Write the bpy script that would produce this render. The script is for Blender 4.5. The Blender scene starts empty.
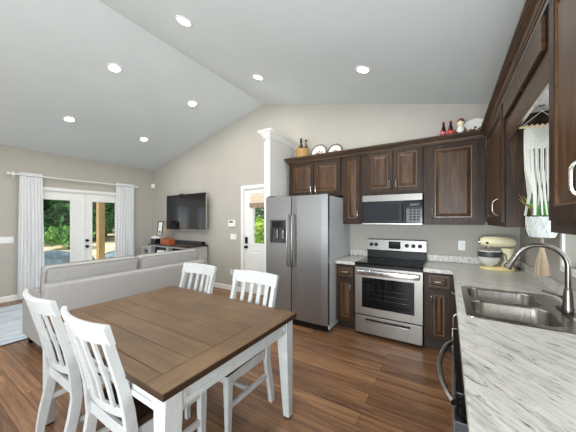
import bpy, bmesh, math, random
from mathutils import Vector, Matrix
random.seed(7)
C = bpy.context.scene.collection
SC = bpy.context.scene
PI = math.pi

# ------------------------------------------------------------------ camera, world, lights, exposure
cam_d = bpy.data.cameras.new('camera'); cam = bpy.data.objects.new('camera', cam_d); C.objects.link(cam)
cam.location = (0, 0, 1.45); cam.rotation_euler = (PI/2, 0, math.radians(32.0))
cam_d.sensor_width = 36; cam_d.lens = 16.0; cam_d.shift_y = 4.5/576; cam_d.clip_start = 0.02
SC.camera = cam
SC.view_settings.view_transform = 'Standard'; SC.view_settings.look = 'None'
SC.view_settings.gamma = 1; SC.view_settings.use_curve_mapping = False
SC.view_settings.exposure = 0.0
W = bpy.data.worlds.new('sky'); SC.world = W; W.use_nodes = True
bg = W.node_tree.nodes['Background']; bg.inputs[0].default_value = (0.80, 0.90, 1.0, 1); bg.inputs[1].default_value = 1.6

def lamp(name, kind, loc, rot, energy, color=(1, 1, 1), size=1, size_y=None, parent=None):
    d = bpy.data.lights.new(name, kind); o = bpy.data.objects.new(name, d); C.objects.link(o)
    o.location = loc; o.rotation_euler = rot; d.energy = energy; d.color = color
    if kind == 'AREA':
        d.size = size
        if size_y: d.shape = 'RECTANGLE'; d.size_y = size_y
        else: d.shape = 'DISK'
    if parent: o.parent = parent
    return o
sun = lamp('sun', 'SUN', (0, -5, 12), (math.radians(35), 0, 0), 6.0, (1, .95, .86)); sun.data.angle = math.radians(2)
# two fill lamps added behind the camera, then daylight of the kitchen window
DAY = (0.86, 0.94, 1.0)
lamp('rear_fill', 'AREA', (-2.9, -2.45, 1.4), (PI/2, 0, 0), 44, DAY, 7.0, 2.4)  # unseen fill spread over the rear wall, added for soft room light
lamp('kitchen_end_fill', 'AREA', (-.3, -2.40, 1.05), (PI/2, 0, 0), 100, DAY, 1.9, 1.6)  # unseen fill, added to brighten the backsplash and kitchen fronts
lamp('kitchen_window_daylight', 'AREA', (.735, 2.04, 1.6), (PI/2, 0, PI/2), 4, DAY, .72, .84)
# unseen upward fill lamp added behind the camera to brighten the ceiling
lamp('ceiling_fill', 'AREA', (.0, -1.1, 1.2), (math.radians(180-34), 0, 0), 92, DAY, 1.4, 1.2)
LAMP_W = 9.0
LAMP_COL = (1.0, 0.98, 0.95)

# ------------------------------------------------------------------ materials
def nodes(name):
    m = bpy.data.materials.new(name); m.use_nodes = True
    nt = m.node_tree; return m, nt, nt.nodes['Principled BSDF']
def lin(c):
    f = lambda v: v/12.92 if v <= .04045 else ((v+.055)/1.055)**2.4
    return tuple(f(x/255) for x in c) + (1,)
def N(nt, t, **kw):
    n = nt.nodes.new(t)
    for k, v in kw.items():
        if k in n.inputs: n.inputs[k].default_value = v
        else: setattr(n, k, v)
    return n
def coords(nt, scale=(1, 1, 1), rot=(0, 0, 0), kind='Object'):
    tc = N(nt, 'ShaderNodeTexCoord'); mp = N(nt, 'ShaderNodeMapping')
    mp.inputs['Scale'].default_value = scale; mp.inputs['Rotation'].default_value = rot
    nt.links.new(tc.outputs[kind], mp.inputs[0]); return mp.outputs[0]
def ramp(nt, fac, stops):
    r = N(nt, 'ShaderNodeValToRGB'); e = r.color_ramp.elements
    while len(e) < len(stops): e.new(.5)
    for i, (p, c) in enumerate(stops): e[i].position = p; e[i].color = lin(c)
    nt.links.new(fac, r.inputs[0]); return r.outputs[0]
def noise(nt, vec, scale, detail=4, rough=.55, dist=0):
    n = N(nt, 'ShaderNodeTexNoise', Scale=scale, Detail=detail, Roughness=rough, Distortion=dist)
    nt.links.new(vec, n.inputs['Vector']); return n.outputs['Fac']
def bump(nt, b, h, s=.2, d=.01):
    n = N(nt, 'ShaderNodeBump', Strength=s, Distance=d); nt.links.new(h, n.inputs['Height']); nt.links.new(n.outputs[0], b.inputs['Normal'])

def paint(name, c, rough=.5, var=.03, scale=8, b_=0.0, bscale=120, spec=.5):
    m, nt, b = nodes(name); v = coords(nt); f = noise(nt, v, scale)
    lo = tuple(x*(1-var) for x in c); hi = tuple(min(255, x*(1+var)) for x in c)
    nt.links.new(ramp(nt, f, [(.3, lo), (.7, hi)]), b.inputs['Base Color'])
    b.inputs['Roughness'].default_value = rough; b.inputs['Specular IOR Level'].default_value = spec
    if b_: bump(nt, b, noise(nt, v, bscale, 2), b_, .004)
    return m
def metal(name, c, rough=.28, stretch=(1, 1, 60), var=.10, met=1.0):
    m, nt, b = nodes(name); v = coords(nt, stretch); f = noise(nt, v, 6, 3)
    lo = tuple(x*(1-var) for x in c); hi = tuple(min(255, x*(1+var)) for x in c)
    nt.links.new(ramp(nt, f, [(.3, lo), (.7, hi)]), b.inputs['Base Color'])
    b.inputs['Metallic'].default_value = met
    mr = N(nt, 'ShaderNodeMapRange'); mr.inputs['To Min'].default_value = rough*.95; mr.inputs['To Max'].default_value = rough*1.06
    nt.links.new(f, mr.inputs['Value']); nt.links.new(mr.outputs[0], b.inputs['Roughness'])
    return m
def wood(name, stops, grain=(9, 9, .9), rough=.38, scale=2.2, bmp=.06, rot=(0, 0, 0), dist=1.2, spec=.5):
    m, nt, b = nodes(name); v = coords(nt, grain, rot); f = noise(nt, v, scale, 7, .62, dist)
    v2 = coords(nt, tuple(g*6 for g in grain), rot); f2 = noise(nt, v2, scale*2, 3, .6)
    mx = N(nt, 'ShaderNodeMath', operation='MULTIPLY_ADD'); mx.inputs[1].default_value = .25
    nt.links.new(f2, mx.inputs[0]); s = N(nt, 'ShaderNodeMath', operation='MULTIPLY'); s.inputs[1].default_value = .75
    nt.links.new(f, s.inputs[0]); nt.links.new(s.outputs[0], mx.inputs[2])
    nt.links.new(ramp(nt, mx.outputs[0], stops), b.inputs['Base Color'])
    b.inputs['Roughness'].default_value = rough; b.inputs['Specular IOR Level'].default_value = spec
    bump(nt, b, mx.outputs[0], bmp, .003); return m
def emit(name, c, s):
    m, nt, b = nodes(name); b.inputs['Emission Color'].default_value = c; b.inputs['Emission Strength'].default_value = s
    b.inputs['Base Color'].default_value = c; return m
def glass(name, tint=(1, 1, 1, 1), rough=0.0):
    m = bpy.data.materials.new(name); m.use_nodes = True; nt = m.node_tree; nt.nodes.clear()
    o = N(nt, 'ShaderNodeOutputMaterial'); mix = N(nt, 'ShaderNodeMixShader')
    t = N(nt, 'ShaderNodeBsdfTransparent'); t.inputs[0].default_value = tint
    g = N(nt, 'ShaderNodeBsdfGlossy', Roughness=rough); fr = N(nt, 'ShaderNodeFresnel', IOR=1.45)
    nt.links.new(fr.outputs[0], mix.inputs[0]); nt.links.new(t.outputs[0], mix.inputs[1]); nt.links.new(g.outputs[0], mix.inputs[2])
    nt.links.new(mix.outputs[0], o.inputs[0]); return m

M = {}
M['wall'] = paint('wall_paint', (182, 177, 168), .75, .012, 3, .05, 220, .25)
M['winglit'] = paint('wall_paint_lit_wing', (212, 211, 208), .7, .01, 3, .05, 220, .25)  # wall paint lightened, side light on the wing put into the colour
M['ceiling'] = paint('ceiling_paint', (216, 222, 222), .85, .01, 2, .04, 160, .2)
M['trim'] = paint('white_trim_paint', (236, 236, 232), .4, .01)
M['white'] = paint('white_furniture_paint', (197, 199, 198), .42, .03, 14)
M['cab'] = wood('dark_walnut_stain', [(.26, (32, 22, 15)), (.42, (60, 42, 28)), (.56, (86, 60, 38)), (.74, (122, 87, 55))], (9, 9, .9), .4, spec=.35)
M['cabh'] = wood('dark_walnut_stain_horizontal', [(.26, (32, 23, 16)), (.44, (56, 40, 26)), (.58, (80, 57, 36)), (.76, (114, 83, 52))], (.9, .9, 9), .38, spec=.4)
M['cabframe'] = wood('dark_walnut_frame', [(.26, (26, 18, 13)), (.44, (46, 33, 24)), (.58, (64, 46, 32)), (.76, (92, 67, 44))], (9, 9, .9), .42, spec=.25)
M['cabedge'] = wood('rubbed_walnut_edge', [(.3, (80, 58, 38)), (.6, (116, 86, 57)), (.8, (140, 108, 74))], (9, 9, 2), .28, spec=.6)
M['cabdark'] = wood('dark_walnut_toe_kick', [(.3, (30, 24, 21)), (.7, (52, 40, 32))], (9, 9, .9), .4)  # darker walnut tone for the recessed toe kicks
M['steel'] = metal('brushed_stainless', (158, 158, 158), .36, (1, 1, 45), .03)
M['steelh'] = metal('brushed_stainless_range', (160, 156, 150), .36, (1.5, 1.5, 45), .03)
M['steeldk'] = metal('brushed_steel_darkened', (136, 133, 129), .36, (1.5, 1.5, 45), .03)  # darker copy of the range steel, tones down lamp reflections on backguard and vent
M['bowlsteel'] = metal('sink_bowl_steel', (138, 134, 127), .24, (30, 2, 2), .10)
M['sinksteel'] = metal('satin_sink_steel', (186, 182, 176), .24, (30, 2, 2), .06)
M['nickel'] = metal('satin_nickel', (205, 200, 192), .22, (4, 4, 4), .05)
M['gunmetal'] = metal('brushed_faucet_metal', (116, 112, 107), .24, (3, 3, 3), .08)
M['chrome'] = metal('bright_chrome', (225, 225, 225), .1, (3, 3, 3), .03)
M['black'] = paint('black_plastic', (14, 14, 15), .4, .1, spec=.3)
M['blackglass'] = paint('black_glass', (10, 11, 12), .06, .1, spec=.3)
M['screen'] = paint('tv_screen', (14, 15, 17), .12, .1)
M['fridgeside'] = paint('grey_textured_fridge_side', (204, 208, 210), .42, .02, 30, .1, 300)
M['dkgrey'] = paint('dark_grey_plastic', (62, 63, 65), .4, .06)
M['plate'] = paint('white_plastic_plate', (238, 238, 236), .35, .01)
M['glass'] = glass('window_glass')
M['ovenglass'] = glass('oven_door_glass', (.10, .10, .105, 1))
M['lens'] = emit('lamp_lens', (1, .97, .92, 1), 14)
M['mixbowl'] = paint('pale_glossy_bowl', (214, 212, 204), .08, .02)
M['clear'] = glass('clear_bowl_glass', (.86, .88, .87, 1), .02)
M['fabric'] = paint('grey_sofa_linen', (166, 163, 160), .9, .07, 90, .35, 500, .15)
M['fabricdk'] = paint('grey_sofa_piping', (142, 139, 136), .9, .08, 90, .3, 500, .15)
M['darkwood'] = wood('espresso_wood', [(.3, (38, 26, 20)), (.7, (74, 52, 38))], (2, 12, 12), .4)
M['lightwood'] = wood('pale_pine', [(.3, (190, 160, 122)), (.7, (214, 186, 148))], (9, 9, 1), .5)
M['post'] = wood('treated_timber', [(.3, (128, 106, 68)), (.6, (160, 136, 92)), (.8, (182, 160, 116))], (9, 9, .6), .8)
M['terracotta'] = paint('rust_orange_clay', (170, 84, 48), .7, .12, 20)
M['cream'] = paint('cream_enamel', (240, 230, 194), .18, .01)
M['butter'] = paint('yellow_cream_enamel', (232, 212, 150), .2, .02)
M['wicker'] = wood('wicker', [(.3, (126, 88, 44)), (.5, (184, 142, 84)), (.75, (216, 180, 118))], (30, 30, 60), .7, 2, .5)
M['bottle'] = paint('dark_green_bottle_glass', (28, 36, 22), .08, .1)
M['bottlepale'] = paint('pale_green_bottle_glass', (146, 156, 120), .1, .05)
M['cola'] = paint('dark_cola_glass', (38, 12, 10), .08, .1)
M['red'] = paint('red_label', (190, 22, 28), .4, .04)
M['ceramic'] = paint('white_glazed_ceramic', (238, 236, 230), .15, .01)
M['brown'] = paint('brown_glaze', (120, 72, 40), .3, .12, 30)
M['cotton'] = paint('macrame_cotton', (206, 206, 198), .95, .06, 160, .5, 400, .1)
M['potcement'] = paint('pale_planter', (186, 190, 190), .6, .05, 40)
M['leaf'] = paint('aloe_green', (74, 138, 62), .4, .2, 25)
M['leafdry'] = paint('dry_leaf_brown', (126, 88, 40), .6, .2, 25)
M['soil'] = paint('potting_soil', (52, 38, 28), .95, .2, 60)
M['rope'] = paint('taupe_tassel_cotton', (168, 150, 128), .95, .1, 200, .4, 400, .1)
M['paper'] = paint('white_paper', (240, 240, 238), .6, .01)
M['linen'] = paint('beige_valance_linen', (222, 204, 184), .9, .08, 40, .2, 300, .1)
M['dirt'] = paint('straw_ground', (196, 184, 150), .95, .16, 1.2, .3, 6, .1)
M['heap'] = paint('blue_grey_heap', (70, 88, 96), .6, .35, 4, .5, 7)
M['bark'] = paint('tree_bark', (92, 72, 54), .95, .2, 10)

def curtain_mat():
    m, nt, b = nodes('white_sheer_cotton'); v = coords(nt, (200, 200, 30)); f = noise(nt, v, 3, 3)
    nt.links.new(ramp(nt, f, [(.3, (240, 241, 242)), (.7, (250, 250, 250))]), b.inputs['Base Color'])
    b.inputs['Roughness'].default_value = .9
    out = nt.nodes['Material Output']; mix = N(nt, 'ShaderNodeMixShader', Fac=.3)
    t = N(nt, 'ShaderNodeBsdfTranslucent'); t.inputs[0].default_value = (.9, .92, .93, 1)
    nt.links.new(b.outputs[0], mix.inputs[1]); nt.links.new(t.outputs[0], mix.inputs[2]); nt.links.new(mix.outputs[0], out.inputs[0]); return m
M['curtain'] = curtain_mat()

def leafmat(name, stops):
    m, nt, b = nodes(name); v = coords(nt); f = noise(nt, v, 2.3, 5, .7)
    nt.links.new(ramp(nt, f, stops), b.inputs['Base Color']); b.inputs['Roughness'].default_value = .6
    out = nt.nodes['Material Output']; mix = N(nt, 'ShaderNodeMixShader', Fac=.35)
    t = N(nt, 'ShaderNodeBsdfTranslucent'); nt.links.new(ramp(nt, f, stops), t.inputs[0])
    nt.links.new(b.outputs[0], mix.inputs[1]); nt.links.new(t.outputs[0], mix.inputs[2]); nt.links.new(mix.outputs[0], out.inputs[0]); return m
M['fol'] = leafmat('green_foliage', [(.3, (32, 72, 34)), (.5, (78, 132, 60)), (.7, (140, 186, 96))])
M['foldk'] = leafmat('deep_green_foliage', [(.3, (22, 60, 36)), (.5, (56, 112, 62)), (.7, (112, 166, 96))])
M['folye'] = leafmat('yellow_green_foliage', [(.3, (80, 130, 30)), (.5, (140, 180, 50)), (.7, (210, 214, 90))])

def floor_mat():
    m, nt, b = nodes('plank_floor'); v = coords(nt)
    br = N(nt, 'ShaderNodeTexBrick', Scale=1.0); br.offset = .37; br.inputs['Brick Width'].default_value = 1.5
    br.inputs['Row Height'].default_value = .128; br.inputs['Mortar Size'].default_value = .0016; br.inputs['Bias'].default_value = 0
    br.inputs['Color1'].default_value = (0, 0, 0, 1); br.inputs['Color2'].default_value = (1, 1, 1, 1); br.inputs['Mortar'].default_value = (0, 0, 0, 1)
    nt.links.new(v, br.inputs['Vector'])
    # grain is shifted plank by plank so neighbours differ
    add = N(nt, 'ShaderNodeVectorMath', operation='MULTIPLY_ADD'); add.inputs[1].default_value = (13, 5, 3)
    nt.links.new(br.outputs['Color'], add.inputs[0]); nt.links.new(v, add.inputs[2])
    mp = N(nt, 'ShaderNodeMapping'); mp.inputs['Scale'].default_value = (.8, 15, 1); nt.links.new(add.outputs[0], mp.inputs[0])
    f = noise(nt, mp.outputs[0], 1.7, 8, .66, .45)
    mp2 = N(nt, 'ShaderNodeMapping'); mp2.inputs['Scale'].default_value = (3, 70, 1); nt.links.new(add.outputs[0], mp2.inputs[0])
    f2 = noise(nt, mp2.outputs[0], 2, 4, .6)
    a1 = N(nt, 'ShaderNodeMath', operation='MULTIPLY'); a1.inputs[1].default_value = .62; nt.links.new(f, a1.inputs[0])
    a2 = N(nt, 'ShaderNodeMath', operation='MULTIPLY_ADD'); a2.inputs[1].default_value = .22; nt.links.new(f2, a2.inputs[0]); nt.links.new(a1.outputs[0], a2.inputs[2])
    a3 = N(nt, 'ShaderNodeMath', operation='MULTIPLY_ADD'); a3.inputs[1].default_value = .11; nt.links.new(br.outputs['Color'], a3.inputs[0]); nt.links.new(a2.outputs[0], a3.inputs[2])
    col = ramp(nt, a3.outputs[0], [(.28, (62, 43, 30)), (.41, (108, 76, 52)), (.54, (144, 105, 73)), (.70, (186, 144, 104))])
    mx = N(nt, 'ShaderNodeMix', data_type='RGBA'); nt.links.new(br.outputs['Fac'], mx.inputs[0]); nt.links.new(col, mx.inputs[6]); mx.inputs[7].default_value = lin((46, 30, 20))
    nt.links.new(mx.outputs[2], b.inputs['Base Color']); b.inputs['Roughness'].default_value = .34
    bump(nt, b, a2.outputs[0], .12, .002); return m
M['floor'] = floor_mat()

def marble_mat():
    m, nt, b = nodes('marble_laminate')
    v = coords(nt, (1, 1, 1), (0, 0, math.radians(50)))
    mp = N(nt, 'ShaderNodeMapping'); mp.inputs['Scale'].default_value = (3.4, 24, 8); nt.links.new(v, mp.inputs[0])
    f = noise(nt, mp.outputs[0], 1.6, 9, .7, 1.0)
    mp2 = N(nt, 'ShaderNodeMapping'); mp2.inputs['Scale'].default_value = (7, 44, 9); mp2.inputs['Location'].default_value = (3, 9, 1); nt.links.new(v, mp2.inputs[0])
    f2 = noise(nt, mp2.outputs[0], 1.3, 8, .68, 1.3)
    big = noise(nt, v, 2.2, 3)
    c1 = ramp(nt, f, [(.34, (158, 156, 151)), (.45, (194, 191, 185)), (.58, (212, 209, 202)), (.75, (220, 217, 211))])
    c2 = ramp(nt, f2, [(.345, (70, 70, 69)), (.385, (138, 136, 132)), (.43, (255, 255, 255)), (1, (255, 255, 255))])
    mx = N(nt, 'ShaderNodeMix', data_type='RGBA', blend_type='MULTIPLY'); mx.inputs[0].default_value = .85
    nt.links.new(c1, mx.inputs[6]); nt.links.new(c2, mx.inputs[7]); nt.links.new(mx.outputs[2], b.inputs['Base Color'])
    b.inputs['Roughness'].default_value = .3; return m
M['marble'] = marble_mat()

def table_mat(axis):
    m, nt, b = nodes('grey_brown_table_top_' + axis)
    g = (1.0, 14, 6) if axis == 'x' else (14, 1.0, 6)
    v = coords(nt, g); f = noise(nt, v, 2, 7, .62, .8); v2 = coords(nt); f2 = noise(nt, v2, 2.4, 3)
    a = N(nt, 'ShaderNodeMath', operation='MULTIPLY_ADD'); a.inputs[1].default_value = .55; nt.links.new(f2, a.inputs[0])
    s = N(nt, 'ShaderNodeMath', operation='MULTIPLY'); s.inputs[1].default_value = .5; nt.links.new(f, s.inputs[0]); nt.links.new(s.outputs[0], a.inputs[2])
    nt.links.new(ramp(nt, a.outputs[0], [(.35, (80, 58, 37)), (.52, (101, 77, 52)), (.7, (123, 97, 68))]), b.inputs['Base Color'])
    b.inputs['Roughness'].default_value = .45; b.inputs['Specular IOR Level'].default_value = .3; bump(nt, b, f, .08, .002); return m
M['tablex'] = table_mat('x'); M['tabley'] = table_mat('y')
M['tableedge'] = wood('dark_table_edge', [(.3, (40, 28, 19)), (.7, (68, 48, 32))], (2, 2, 20), .45)

def rug_mat():
    m, nt, b = nodes('pale_blue_rug'); v = coords(nt, (14, 1.6, 1)); f = noise(nt, v, 1.5, 6, .7, .4)
    nt.links.new(ramp(nt, f, [(.32, (142, 156, 170)), (.5, (190, 198, 206)), (.66, (222, 224, 226))]), b.inputs['Base Color'])
    b.inputs['Roughness'].default_value = .95; bump(nt, b, noise(nt, coords(nt), 300, 2), .4, .003); return m
M['rug'] = rug_mat()

# ------------------------------------------------------------------ mesh helpers
class MB:
    def __init__(s, M_=None): s.bm = bmesh.new(); s.M = M_ or Matrix.Identity(4)
    def v(s, p): return s.bm.verts.new(s.M @ Vector(p))
    def box(s, x0, x1, y0, y1, z0, z1, bev=0, seg=2):
        vs = [s.v((x, y, z)) for x in (x0, x1) for y in (y0, y1) for z in (z0, z1)]
        fs = [s.bm.faces.new([vs[i] for i in q]) for q in ((0, 1, 3, 2), (4, 6, 7, 5), (0, 4, 5, 1), (2, 3, 7, 6), (0, 2, 6, 4), (1, 5, 7, 3))]
        if bev:
            es = list({e for f in fs for e in f.edges})
            bmesh.ops.bevel(s.bm, geom=es, offset=bev, segments=seg, affect='EDGES', profile=.5)
        return s
    def loft(s, loops, cap=True, close=True):
        L = [[s.v(p) for p in lp] for lp in loops]; n = len(L[0])
        for a, b in zip(L, L[1:]):
            for i in range(n if close else n-1):
                j = (i+1) % n
                s.bm.faces.new((a[i], a[j], b[j], b[i]))
        if cap: s.bm.faces.new(L[0][::-1]); s.bm.faces.new(L[-1])
        return s
    def lathe(s, prof, c=(0, 0, 0), seg=24, ax=None, capb=True, capt=True):
        R = ax.to_4x4() if ax else Matrix.Identity(4)
        loops = []
        for r, z in prof:
            loops.append([Vector(c) + (R @ Vector((r*math.cos(2*PI*i/seg), r*math.sin(2*PI*i/seg), z))) for i in range(seg)])
        L = [[s.v(p) for p in lp] for lp in loops]
        for a, b in zip(L, L[1:]):
            for i in range(seg):
                j = (i+1) % seg; s.bm.faces.new((a[i], a[j], b[j], b[i]))
        if capb and prof[0][0] > 1e-6: s.bm.faces.new(L[0][::-1])
        if capt and prof[-1][0] > 1e-6: s.bm.faces.new(L[-1])
        return s
    def tube(s, pts, r, seg=10, rs=None):
        pts = [Vector(p) for p in pts]; loops = []
        t0 = (pts[1]-pts[0]).normalized(); up = Vector((0, 0, 1)) if abs(t0.z) < .9 else Vector((1, 0, 0))
        nrm = t0.cross(up).normalized()
        for i, p in enumerate(pts):
            t = (pts[min(i+1, len(pts)-1)] - pts[max(i-1, 0)]).normalized()
            nrm = (nrm - t*nrm.dot(t)).normalized(); bn = t.cross(nrm)
            rr = rs[i] if rs else r
            loops.append([p + nrm*rr*math.cos(2*PI*k/seg) + bn*rr*math.sin(2*PI*k/seg) for k in range(seg)])
        return s.loft(loops)
    def sweep(s, path, wx, wn):
        # rectangular section swept along a path in the local YZ plane; path = [(x, y, z)], wx along x, wn across
        pts = [Vector(p) for p in path]; loops = []
        for i, p in enumerate(pts):
            t = (pts[min(i+1, len(pts)-1)] - pts[max(i-1, 0)]).normalized()
            n = Vector((1, 0, 0)).cross(t).normalized()
            w = wn[i] if isinstance(wn, (list, tuple)) else wn; x = wx[i] if isinstance(wx, (list, tuple)) else wx
            loops.append([p + Vector((a*x/2, 0, 0)) + n*b*w/2 for a, b in ((-1, -1), (1, -1), (1, 1), (-1, 1))])
        return s.loft(loops)
    def frustum(s, a, b, z0, z1):
        # a, b = (x0,x1,y0,y1) rectangles at z0 and z1
        q = lambda r, z: [(r[0], r[2], z), (r[1], r[2], z), (r[1], r[3], z), (r[0], r[3], z)]
        return s.loft([q(a, z0), q(b, z1)])
    def prism(s, poly, f0, f1):
        return s.loft([[f0(p) for p in poly], [f1(p) for p in poly]])
    def slab(s, xs, ys, gone, z0, z1):
        # grid slab with cells left out, one clean shell
        V = {}
        def g(i, j, k):
            if (i, j, k) not in V: V[i, j, k] = s.v((xs[i], ys[j], (z0, z1)[k]))
            return V[i, j, k]
        nx, ny = len(xs)-1, len(ys)-1
        on = lambda i, j: 0 <= i < nx and 0 <= j < ny and not gone((xs[i]+xs[i+1])/2, (ys[j]+ys[j+1])/2)
        for i in range(nx):
            for j in range(ny):
                if not on(i, j): continue
                s.bm.faces.new((g(i, j, 1), g(i+1, j, 1), g(i+1, j+1, 1), g(i, j+1, 1)))
                s.bm.faces.new((g(i, j, 0), g(i, j+1, 0), g(i+1, j+1, 0), g(i+1, j, 0)))
                if not on(i-1, j): s.bm.faces.new((g(i, j, 0), g(i, j, 1), g(i, j+1, 1), g(i, j+1, 0)))
                if not on(i+1, j): s.bm.faces.new((g(i+1, j, 0), g(i+1, j+1, 0), g(i+1, j+1, 1), g(i+1, j, 1)))
                if not on(i, j-1): s.bm.faces.new((g(i, j, 0), g(i+1, j, 0), g(i+1, j, 1), g(i, j, 1)))
                if not on(i, j+1): s.bm.faces.new((g(i, j+1, 0), g(i, j+1, 1), g(i+1, j+1, 1), g(i+1, j+1, 0)))
        return s

ROOT = {}
def setp(o, label=None, cat=None, group=None, kind=None):
    if label: o['label'] = label
    if cat: o['category'] = cat
    if group: o['group'] = group
    if kind: o['kind'] = kind
    return o
def thing(name, label, cat, loc=(0, 0, 0), group=None, kind=None):
    o = bpy.data.objects.new(name, None); C.objects.link(o); o.location = loc; o.empty_display_size = .05
    ROOT[o.name] = Vector(loc); return setp(o, label, cat, group, kind)
def obj(name, mb, mat, parent=None, smooth=False, label=None, cat=None, group=None, kind=None, loc=None):
    bm = mb.bm; bmesh.ops.recalc_face_normals(bm, faces=bm.faces)
    off = ROOT[parent.name] if parent else (Vector(loc) if loc else None)
    if off is not None:
        bmesh.ops.translate(bm, verts=bm.verts, vec=-off)
    me = bpy.data.meshes.new(name); bm.to_mesh(me); bm.free()
    for m in (mat if isinstance(mat, (list, tuple)) else [mat]): me.materials.append(m)
    if smooth:
        for p in me.polygons: p.use_smooth = True
        me.set_sharp_from_angle(angle=math.radians(40))
    o = bpy.data.objects.new(name, me); C.objects.link(o)
    if parent: o.parent = parent; ROOT[o.name] = off
    elif loc is not None: o.location = loc; ROOT[o.name] = Vector(loc)
    else: ROOT[o.name] = Vector((0, 0, 0))
    return setp(o, label, cat, group, kind)
def struct(name, mb, mat, parent=None, label=None, smooth=False):
    return obj(name, mb, mat, parent, smooth, label, None if parent else name.split('_')[0], kind=None if parent else 'structure')
def dup(root, loc, rotz=0, label=None):
    r = root.copy(); C.objects.link(r); r.location = loc; r.rotation_euler = (0, 0, rotz)
    if label: r['label'] = label
    for ch in root.children:
        c = ch.copy(); C.objects.link(c); c.parent = r
        for g in ch.children:
            d = g.copy(); C.objects.link(d); d.parent = c
    return r
def BACK(y): return Matrix(((1, 0, 0, 0), (0, 0, -1, y), (0, 1, 0, 0), (0, 0, 0, 1)))     # u = +X, v = Z, w = out of the back wall
def RIGHT(x): return Matrix(((0, 0, -1, x), (1, 0, 0, 0), (0, 1, 0, 0), (0, 0, 0, 1)))    # u = +Y, v = Z, w = out of the right wall
def LEFT(x): return Matrix(((0, 0, 1, x), (1, 0, 0, 0), (0, 1, 0, 0), (0, 0, 0, 1)))      # u = +Y, v = Z, w = out of the left wall
def rrect(x0, x1, y0, y1, r, z, n=6):
    pts = []
    for cx, cy, a0 in ((x1-r, y1-r, 0), (x0+r, y1-r, 90), (x0+r, y0+r, 180), (x1-r, y0+r, 270)):
        for k in range(n+1):
            a = math.radians(a0 + 90*k/n); pts.append((cx+r*math.cos(a), cy+r*math.sin(a), z))
    return pts

# ------------------------------------------------------------------ the room
XL, XR, YB, YF = -6.68, 0.70, 3.90, -2.60
ZW, ZR, XRID = 2.787, 3.67, -2.99
T = .14
def cz(x): return ZR - (ZR-ZW)*abs(x-XRID)/(XRID-XL if x < XRID else XR-XRID)
mb = MB(); mb.box(XL-T, XR+T, YF-T, YB+T, -.08, 0); struct('floor', mb, M['floor'])
mb = MB()
x0, x1 = XL-T, XR+T
prof = [(x0, cz(x0)), (XRID, ZR), (x1, cz(x1)), (x1, cz(x1)+.12), (XRID, ZR+.12), (x0, cz(x0)+.12)]
mb.prism(prof, lambda p: (p[0], YF-T, p[1]), lambda p: (p[0], YB+T, p[1])); struct('ceiling', mb, M['ceiling'])
def gable(mb, y0, y1):
    mb.prism([(XL, ZW), (XR, ZW), (XRID, ZR)], lambda p: (p[0], y0, p[1]), lambda p: (p[0], y1, p[1]))
BD = (-3.49, -2.62, 2.085)      # back door opening
mb = MB(BACK(YB)); mb.slab([XL-T, BD[0], BD[1], XR+T], [0, BD[2], ZW], lambda x, z: BD[0] < x < BD[1] and z < BD[2], -T, 0)
mb.M = Matrix.Identity(4); gable(mb, YB, YB+T); struct('wall_back', mb, M['wall'])
RW = [(-5.8, -3.4), (-2.8, -.4)]
mb = MB(BACK(YF)); mb.slab([XL-T, RW[0][0], RW[0][1], RW[1][0], RW[1][1], XR+T], [0, .55, 2.35, ZW], lambda x, z: .55 < z < 2.35 and any(a < x < b for a, b in RW), 0, T)
mb.M = Matrix.Identity(4); gable(mb, YF-T, YF); struct('wall_rear', mb, M['wall'])
FD = (1.585, 3.145, 2.05)         # french door opening (y0, y1, top)
mb = MB(LEFT(XL)); mb.slab([YF-T, FD[0], FD[1], YB+T], [0, FD[2], ZW], lambda y, z: FD[0] < y < FD[1] and z < FD[2], -T, 0); struct('wall_left', mb, M['wall'])
KW = (1.62, 2.555, 1.13, 2.08)   # kitchen window opening
mb = MB(RIGHT(XR)); mb.slab([YF-T, KW[0], KW[1], YB+T], [0, KW[2], KW[3], ZW], lambda y, z: KW[0] < y < KW[1] and KW[2] < z < KW[3], -T, 0); struct('wall_right', mb, M['wall'])

# wing wall beside the fridge, with a white end board and a capping crown
WX0, WX1, WY0, WZ = -2.376, -2.277, 3.14, 2.74
mb = MB(); mb.box(WX0, WX1, WY0, YB, 0, WZ); struct('wall_wing', mb, M['winglit'])
mb = MB(); mb.box(WX0-.004, WX1+.004, WY0-.018, WY0-.001, 0, WZ-.09, .003); struct('trim_1', mb, M['trim'], label='white end board on the wing wall beside the fridge')
mb = MB()
def wingcrown():
    prof = [(.0, 2.705), (.012, 2.705), (.012, 2.718), (.02, 2.73), (.05, 2.77), (.05, 2.778), (.07, 2.785), (.07, 2.81), (.0, 2.81)]
    loops = []
    for o_, z in prof:
        loops.append([(WX0-o_, YB-.001, z), (WX0-o_, WY0-.018-o_, z), (WX1+o_, WY0-.018-o_, z), (WX1+o_, YB-.001, z)])
    mb.loft(loops)
wingcrown(); struct('trim_2', mb, M['trim'], label='white crown moulding capping the wing wall')
# baseboards
def baseb(name, M_, a, b):
    mb = MB(M_); mb.loft([[(a, 0, .001), (a, 0, .014), (a, .085, .014), (a, .098, .006), (a, .098, .001)], [(b, 0, .001), (b, 0, .014), (b, .085, .014), (b, .098, .006), (b, .098, .001)]])
    struct(name, mb, M['trim'])
baseb('baseboard_back', BACK(YB), XL+.015, BD[0]-.066)
baseb('baseboard_left', LEFT(XL), YF, FD[0]-.07); baseb('baseboard_corner', LEFT(XL), FD[1]+.07, YB)
baseb('baseboard_wing', LEFT(WX0).copy() if False else RIGHT(WX0), WY0, YB)

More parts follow.
